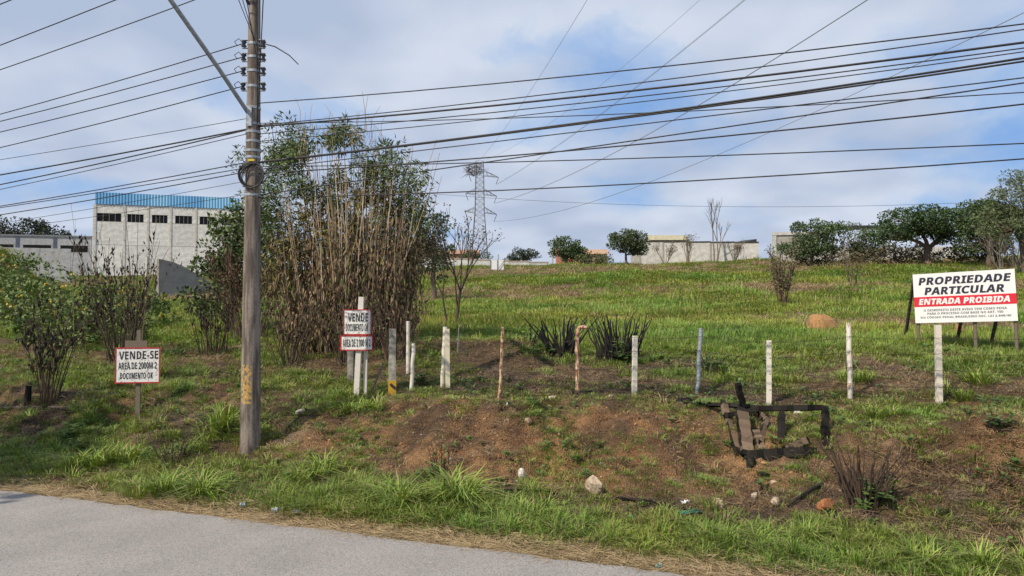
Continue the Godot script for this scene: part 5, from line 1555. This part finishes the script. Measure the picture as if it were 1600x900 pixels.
func build_bank_things():
	var o := base("charred_rack", g(3.3, 9.0), "collapsed charred timber rack lying on the bank in front of a white post", "timber rack")
	for b in [["top_rail", V(3.12, 1.08, 9.2), V(4.03, 1.12, 9.0), 0.07, 0.06, 0], ["side_rail", V(3.99, 1.12, 9.0), V(3.8, 0.66, 8.62), 0.075, 0.06, 0], ["middle_rail", V(3.47, 1.06, 9.1), V(3.31, 0.62, 8.72), 0.075, 0.05, 0], ["bottom_log", V(2.83, 0.59, 8.66), V(3.68, 0.66, 8.56), 0.12, 0.1, 0], ["leaning_plank", V(2.87, 1.13, 9.62), V(2.8, 0.58, 8.76), 0.08, 0.05, 1], ["leaning_plank", V(2.95, 1.1, 9.1), V(2.88, 0.58, 8.64), 0.16, 0.06, 1], ["leaning_plank", V(3.04, 0.88, 8.9), V(3.1, 0.56, 8.68), 0.1, 0.05, 1], ["broken_slat", V(3.17, 1.1, 9.22), V(3.39, 0.76, 9.05), 0.05, 0.03, 1], ["upright_stub", V(2.98, 1.4, 9.34), V(3.06, 1.02, 9.3), 0.07, 0.06, 0], ["back_rail", V(2.5, 1.0, 10.3), V(3.3, 1.08, 9.32), 0.05, 0.05, 0], ["splintered_board", V(3.3, 0.66, 8.62), V(3.64, 0.78, 8.7), 0.09, 0.03, 1], ["splintered_board", V(3.05, 0.7, 8.75), V(3.3, 1.0, 9.15), 0.06, 0.03, 1], ["broken_slat", V(2.8, 0.98, 9.3), V(3.2, 1.08, 9.15), 0.06, 0.04, 0], ["broken_slat", V(3.5, 0.62, 8.5), V(3.9, 0.66, 8.62), 0.05, 0.04, 0]]:
		beam(o, b[0], b[1], b[2], b[3], b[4], M.char if b[5] == 0 else M.charwood, hash(b[0]) % 1000 + int(b[3] * 1000))
	stone("charcoal_block", 2.87, 8.53, Vector3(0.15, 0.17, 0.14), Color(1, 1, 1), "square black charcoal lump below the charred rack", "charcoal", 1, 0.1, M.char)
	stone("charcoal_block", 2.97, 8.42, Vector3(0.2, 0.08, 0.12), Color(1, 1, 1), "flat black charcoal piece below the charred rack", "charcoal", 2, 0.1, M.char)
	var pale := Color(0.5, 0.42, 0.32)
	stone("stone", 1.0, 8.36, Vector3(0.3, 0.3, 0.22), pale, "largest pale angular stone with dry straw on top, at the foot of the bank", "stone", 11)
	stone("stone", -0.33, 8.58, Vector3(0.19, 0.13, 0.14), pale, "pale pointed stone at the edge of the long verge grass", "stone", 12)
	stone("stone", 0.12, 8.82, Vector3(0.11, 0.15, 0.1), Color(0.75, 0.73, 0.7), "small bright white oval stone on the bank", "stone", 13, 0.1)
	stone("stone", 0.22, 10.12, Vector3(0.16, 0.14, 0.13), Color(0.52, 0.4, 0.26), "tan angular stone on the upper bare bank", "stone", 14, 0.15)
	stone("brick", -3.3, 11.13, Vector3(0.24, 0.12, 0.13), Color(0.45, 0.43, 0.4), "grey concrete brick in grass near the concrete pole", "brick", 15, 0.1)
	stone("stone", 2.25, 7.74, Vector3(0.16, 0.17, 0.13), Color(0.5, 0.4, 0.27), "upright tan stone near the end of the black hose", "stone", 16)
	stone("stone", 2.89, 7.78, Vector3(0.2, 0.12, 0.14), pale, "wedge-shaped pale stone beside the charred brown clump", "stone", 17)
	stone("stone", 2.7, 7.89, Vector3(0.09, 0.11, 0.08), Color(0.6, 0.53, 0.43), "small whitish stone behind the wedge-shaped stone", "stone", 18)
	stone("stone", 3.94, 9.74, Vector3(0.2, 0.07, 0.1), Color(0.7, 0.7, 0.68), "flat white chip behind the charred rack", "stone", 19)
	stone("stone", -0.06, 10.57, Vector3(0.12, 0.07, 0.09), Color(0.6, 0.55, 0.48), "small pale stone below the rusty leaning pipe", "stone", 20)
	stone("stone", 0.63, 10.99, Vector3(0.14, 0.08, 0.1), Color(0.6, 0.55, 0.48), "flat pale stone beside the foot of the bent rusty post", "stone", 21)
	stone("stone", 1.18, 10.44, Vector3(0.13, 0.11, 0.1), Color(0.45, 0.36, 0.27), "brownish stone on the bank crest before the bent rusty post", "stone", 22)
	stone("stone", 1.5, 10.75, Vector3(0.15, 0.09, 0.1), Color(0.5, 0.4, 0.3), "tan stone on the bank crest before the square white post", "stone", 23)
	stone("stone", 3.05, 8.27, Vector3(0.1, 0.06, 0.08), Color(0.55, 0.45, 0.32), "tiny tan stone below the charcoal lumps", "stone", 24)
	stone("clay_lump", 3.32, 7.52, Vector3(0.24, 0.2, 0.2), Color(0.45, 0.19, 0.08), "crumbly orange clay lump beside the charred brown clump", "clay", 25)
	stone("stone", -0.82, 9.5, Vector3(0.09, 0.07, 0.07), Color(0.6, 0.58, 0.54), "small grey stone behind the small burnt stems", "stone", 26)
	rng.seed = 404
	for k in 46:
		var u := rng.randf_range(-2.5, 6.0); var v := rng.randf_range(1.5, 4.4)
		var s := rng.randf_range(0.03, 0.07)
		var X := -0.943 * u + 0.3315 * (v + 6.5); var Z := 0.3315 * u + 0.943 * (v + 6.5)
		var c := Color(0.5, 0.4, 0.28).lerp(Color(0.6, 0.55, 0.5), rng.randf())
		stone("pebble", X, Z, Vector3(s, s * 0.7, s * 0.8), c, "small pale pebble lying on the bare bank", "pebble", 600 + k, 0.2, null, "pebbles on the bare bank")
		rng.seed = 404 + k * 7
	# termite mounds
	for s in [[7.61, 17.29, 0.72, 0.42, "large smooth orange clay mound in the grass behind the fence"], [10.39, 16.35, 0.24, 0.24, "small yellowish clay mound under the warning board"]]:
		var mb := MB.new()
		var R := 18
		var prev := []
		for r in 9:
			var t := r / 8.0
			var row := []
			for k in R:
				var an := TAU * k / R
				var rad: float = s[2] * 0.5 * cos(t * PI / 2) ** 0.75 * (1.0 + 0.12 * sin(an * 3 + 1) + 0.08 * nb.get_noise_2d(cos(an) * 30, sin(an) * 30 + r * 9))
				row.append(Vector3(cos(an) * rad * 1.05 - 0.16 * s[2] * t, -0.08 + (s[3] + 0.08) * sin(t * PI / 2) * (1.0 + 0.06 * nb.get_noise_2d(cos(an) * 50 + r * 20, sin(an) * 50)), sin(an) * rad))
			if r:
				for k in R:
					var e := (k + 1) % R
					mb.quad(prev[k], row[k], row[e], prev[e])
			prev = row
		thing("clay_mound", g(s[0], s[1]), mb, M.earth, s[4], "mound")
	# black hose
	var pts := []; var rs := []
	var line := [[-1.0, 8.55], [-0.31, 8.51], [0.45, 8.39], [0.85, 8.3], [1.18, 8.16], [1.52, 8.02], [1.83, 7.8], [2.1, 7.7]]
	var h0 := g(line[0][0], line[0][1])
	for k in line.size() - 1:
		for q in 6:
			var t := q / 6.0
			pts.append(g(lerpf(line[k][0], line[k + 1][0], t), lerpf(line[k][1], line[k + 1][1], t), 0.012 + 0.02 * sin(k * 1.7 + t)) - h0); rs.append(0.018)
	var hm := MB.new()
	hm.tube(pts, rs, 8)
	thing("black_hose", h0, hm, M.rubber, "long black plastic hose lying along the foot of the bank", "hose")
	# sticks
	var k2 := 0
	for s in [[2.45, 10.6, 3.05, 10.45, 0.04, "thick charred stick beside the charred rack's back rail", M.char], [3.5, 8.0, 2.95, 7.6, 0.02, "thin charred stick pointing at the wedge-shaped stone", M.char], [-3.88, 13.3, -3.35, 12.6, 0.018, "pale dead stick lying under the bamboo", M.wood], [-7.7, 12.5, -9.3, 12.8, 0.03, "dark fallen branch beside the tall dry shrub", M.charwood], [-4.78, 11.75, -6.3, 11.1, 0.02, "dark fallen branch below the VENDE-SE board", M.charwood], [0.95, 11.2, 1.35, 11.15, 0.03, "short charred stick at the foot of the bent rusty post", M.char]]:
		var a := g(s[0], s[1], 0.03); var b := g(s[2], s[3], 0.03)
		var mid := (a + b) / 2
		mid.y = height(mid.x, -mid.z) + 0.03
		var mb := MB.new()
		mb.tube([Vector3.ZERO, mid - a, b - a], [s[4], s[4] * 0.9, s[4] * 0.6], 7)
		thing("stick", a, mb, s[6], s[5], "stick")
	var lm := MB.new()
	lm.tube([Vector3(0, -0.05, 0), Vector3(0.2, 0.5, -0.25)], [0.02, 0.016], 7)
	thing("stick", g(-2.43, 12.02), lm, M.wood, "slanting stick stuck in the ground beside the stacked VENDE boards", "stick")
	var sm := MB.new()
	sm.tube([Vector3(0, -0.1, 0), Vector3(0.02, 0.15, 0), Vector3(0.03, 0.3, 0)], [0.06, 0.055, 0.045], 9)
	thing("burnt_stump", g(-8.75, 12.75), sm, M.char, "short black burnt stump beside the tall dry shrub", "stump")
	# litter: crumpled sheets and bits
	for s in [[1.92, 7.68, 0.28, 0.02, 0.13, Color(0.01, 0.16, 0.11), "torn green plastic sheet in the burnt patch by the hose end"], [1.93, 7.9, 0.12, 0.02, 0.06, Color(0.75, 0.75, 0.76), "white paper scrap beside the black hose end"], [1.28, 7.66, 0.07, 0.03, 0.05, Color(0.02, 0.25, 0.15), "small green plastic scrap in the verge grass"], [-2.73, 8.2, 0.08, 0.06, 0.06, Color(0.62, 0.66, 0.7), "crumpled clear plastic cup in the roadside straw"], [-2.47, 8.14, 0.07, 0.05, 0.06, Color(0.3, 0.36, 0.42), "bluish bottle fragment in the roadside straw"], [-3.2, 8.42, 0.06, 0.05, 0.05, Color(0.45, 0.6, 0.75), "pale blue plastic scrap at the asphalt edge"], [1.35, 6.55, 0.06, 0.05, 0.05, Color(0.2, 0.33, 0.3), "small green glass fragment at the asphalt edge"]]:
		rng.seed = 800 + k2
		k2 += 1
		var mb := MB.new()
		var n := 7
		var grid := []
		for r in n + 1:
			var row := []
			for c in n + 1:
				row.append(Vector3((c / float(n) - 0.5) * s[2] * rng.randf_range(0.8, 1.1), rng.randf_range(0, s[3] + 0.015), (r / float(n) - 0.5) * s[4] * rng.randf_range(0.8, 1.1)))
			grid.append(row)
		for r in n:
			for c in n:
				mb.quad(grid[r + 1][c], grid[r + 1][c + 1], grid[r][c + 1], grid[r][c], s[5])
		var lmat := mat(Color.WHITE, 0.5)
		lmat.vertex_color_use_as_albedo = true
		thing("litter_scrap", g(s[0], s[1], 0.015), mb, lmat, s[6], "litter", "", rng.randf())

func objects():
	build_pole()
	build_tower()
	build_cables()
	build_buildings()
	build_signs()
	build_fence()
	build_bank_things()
	build_plants()
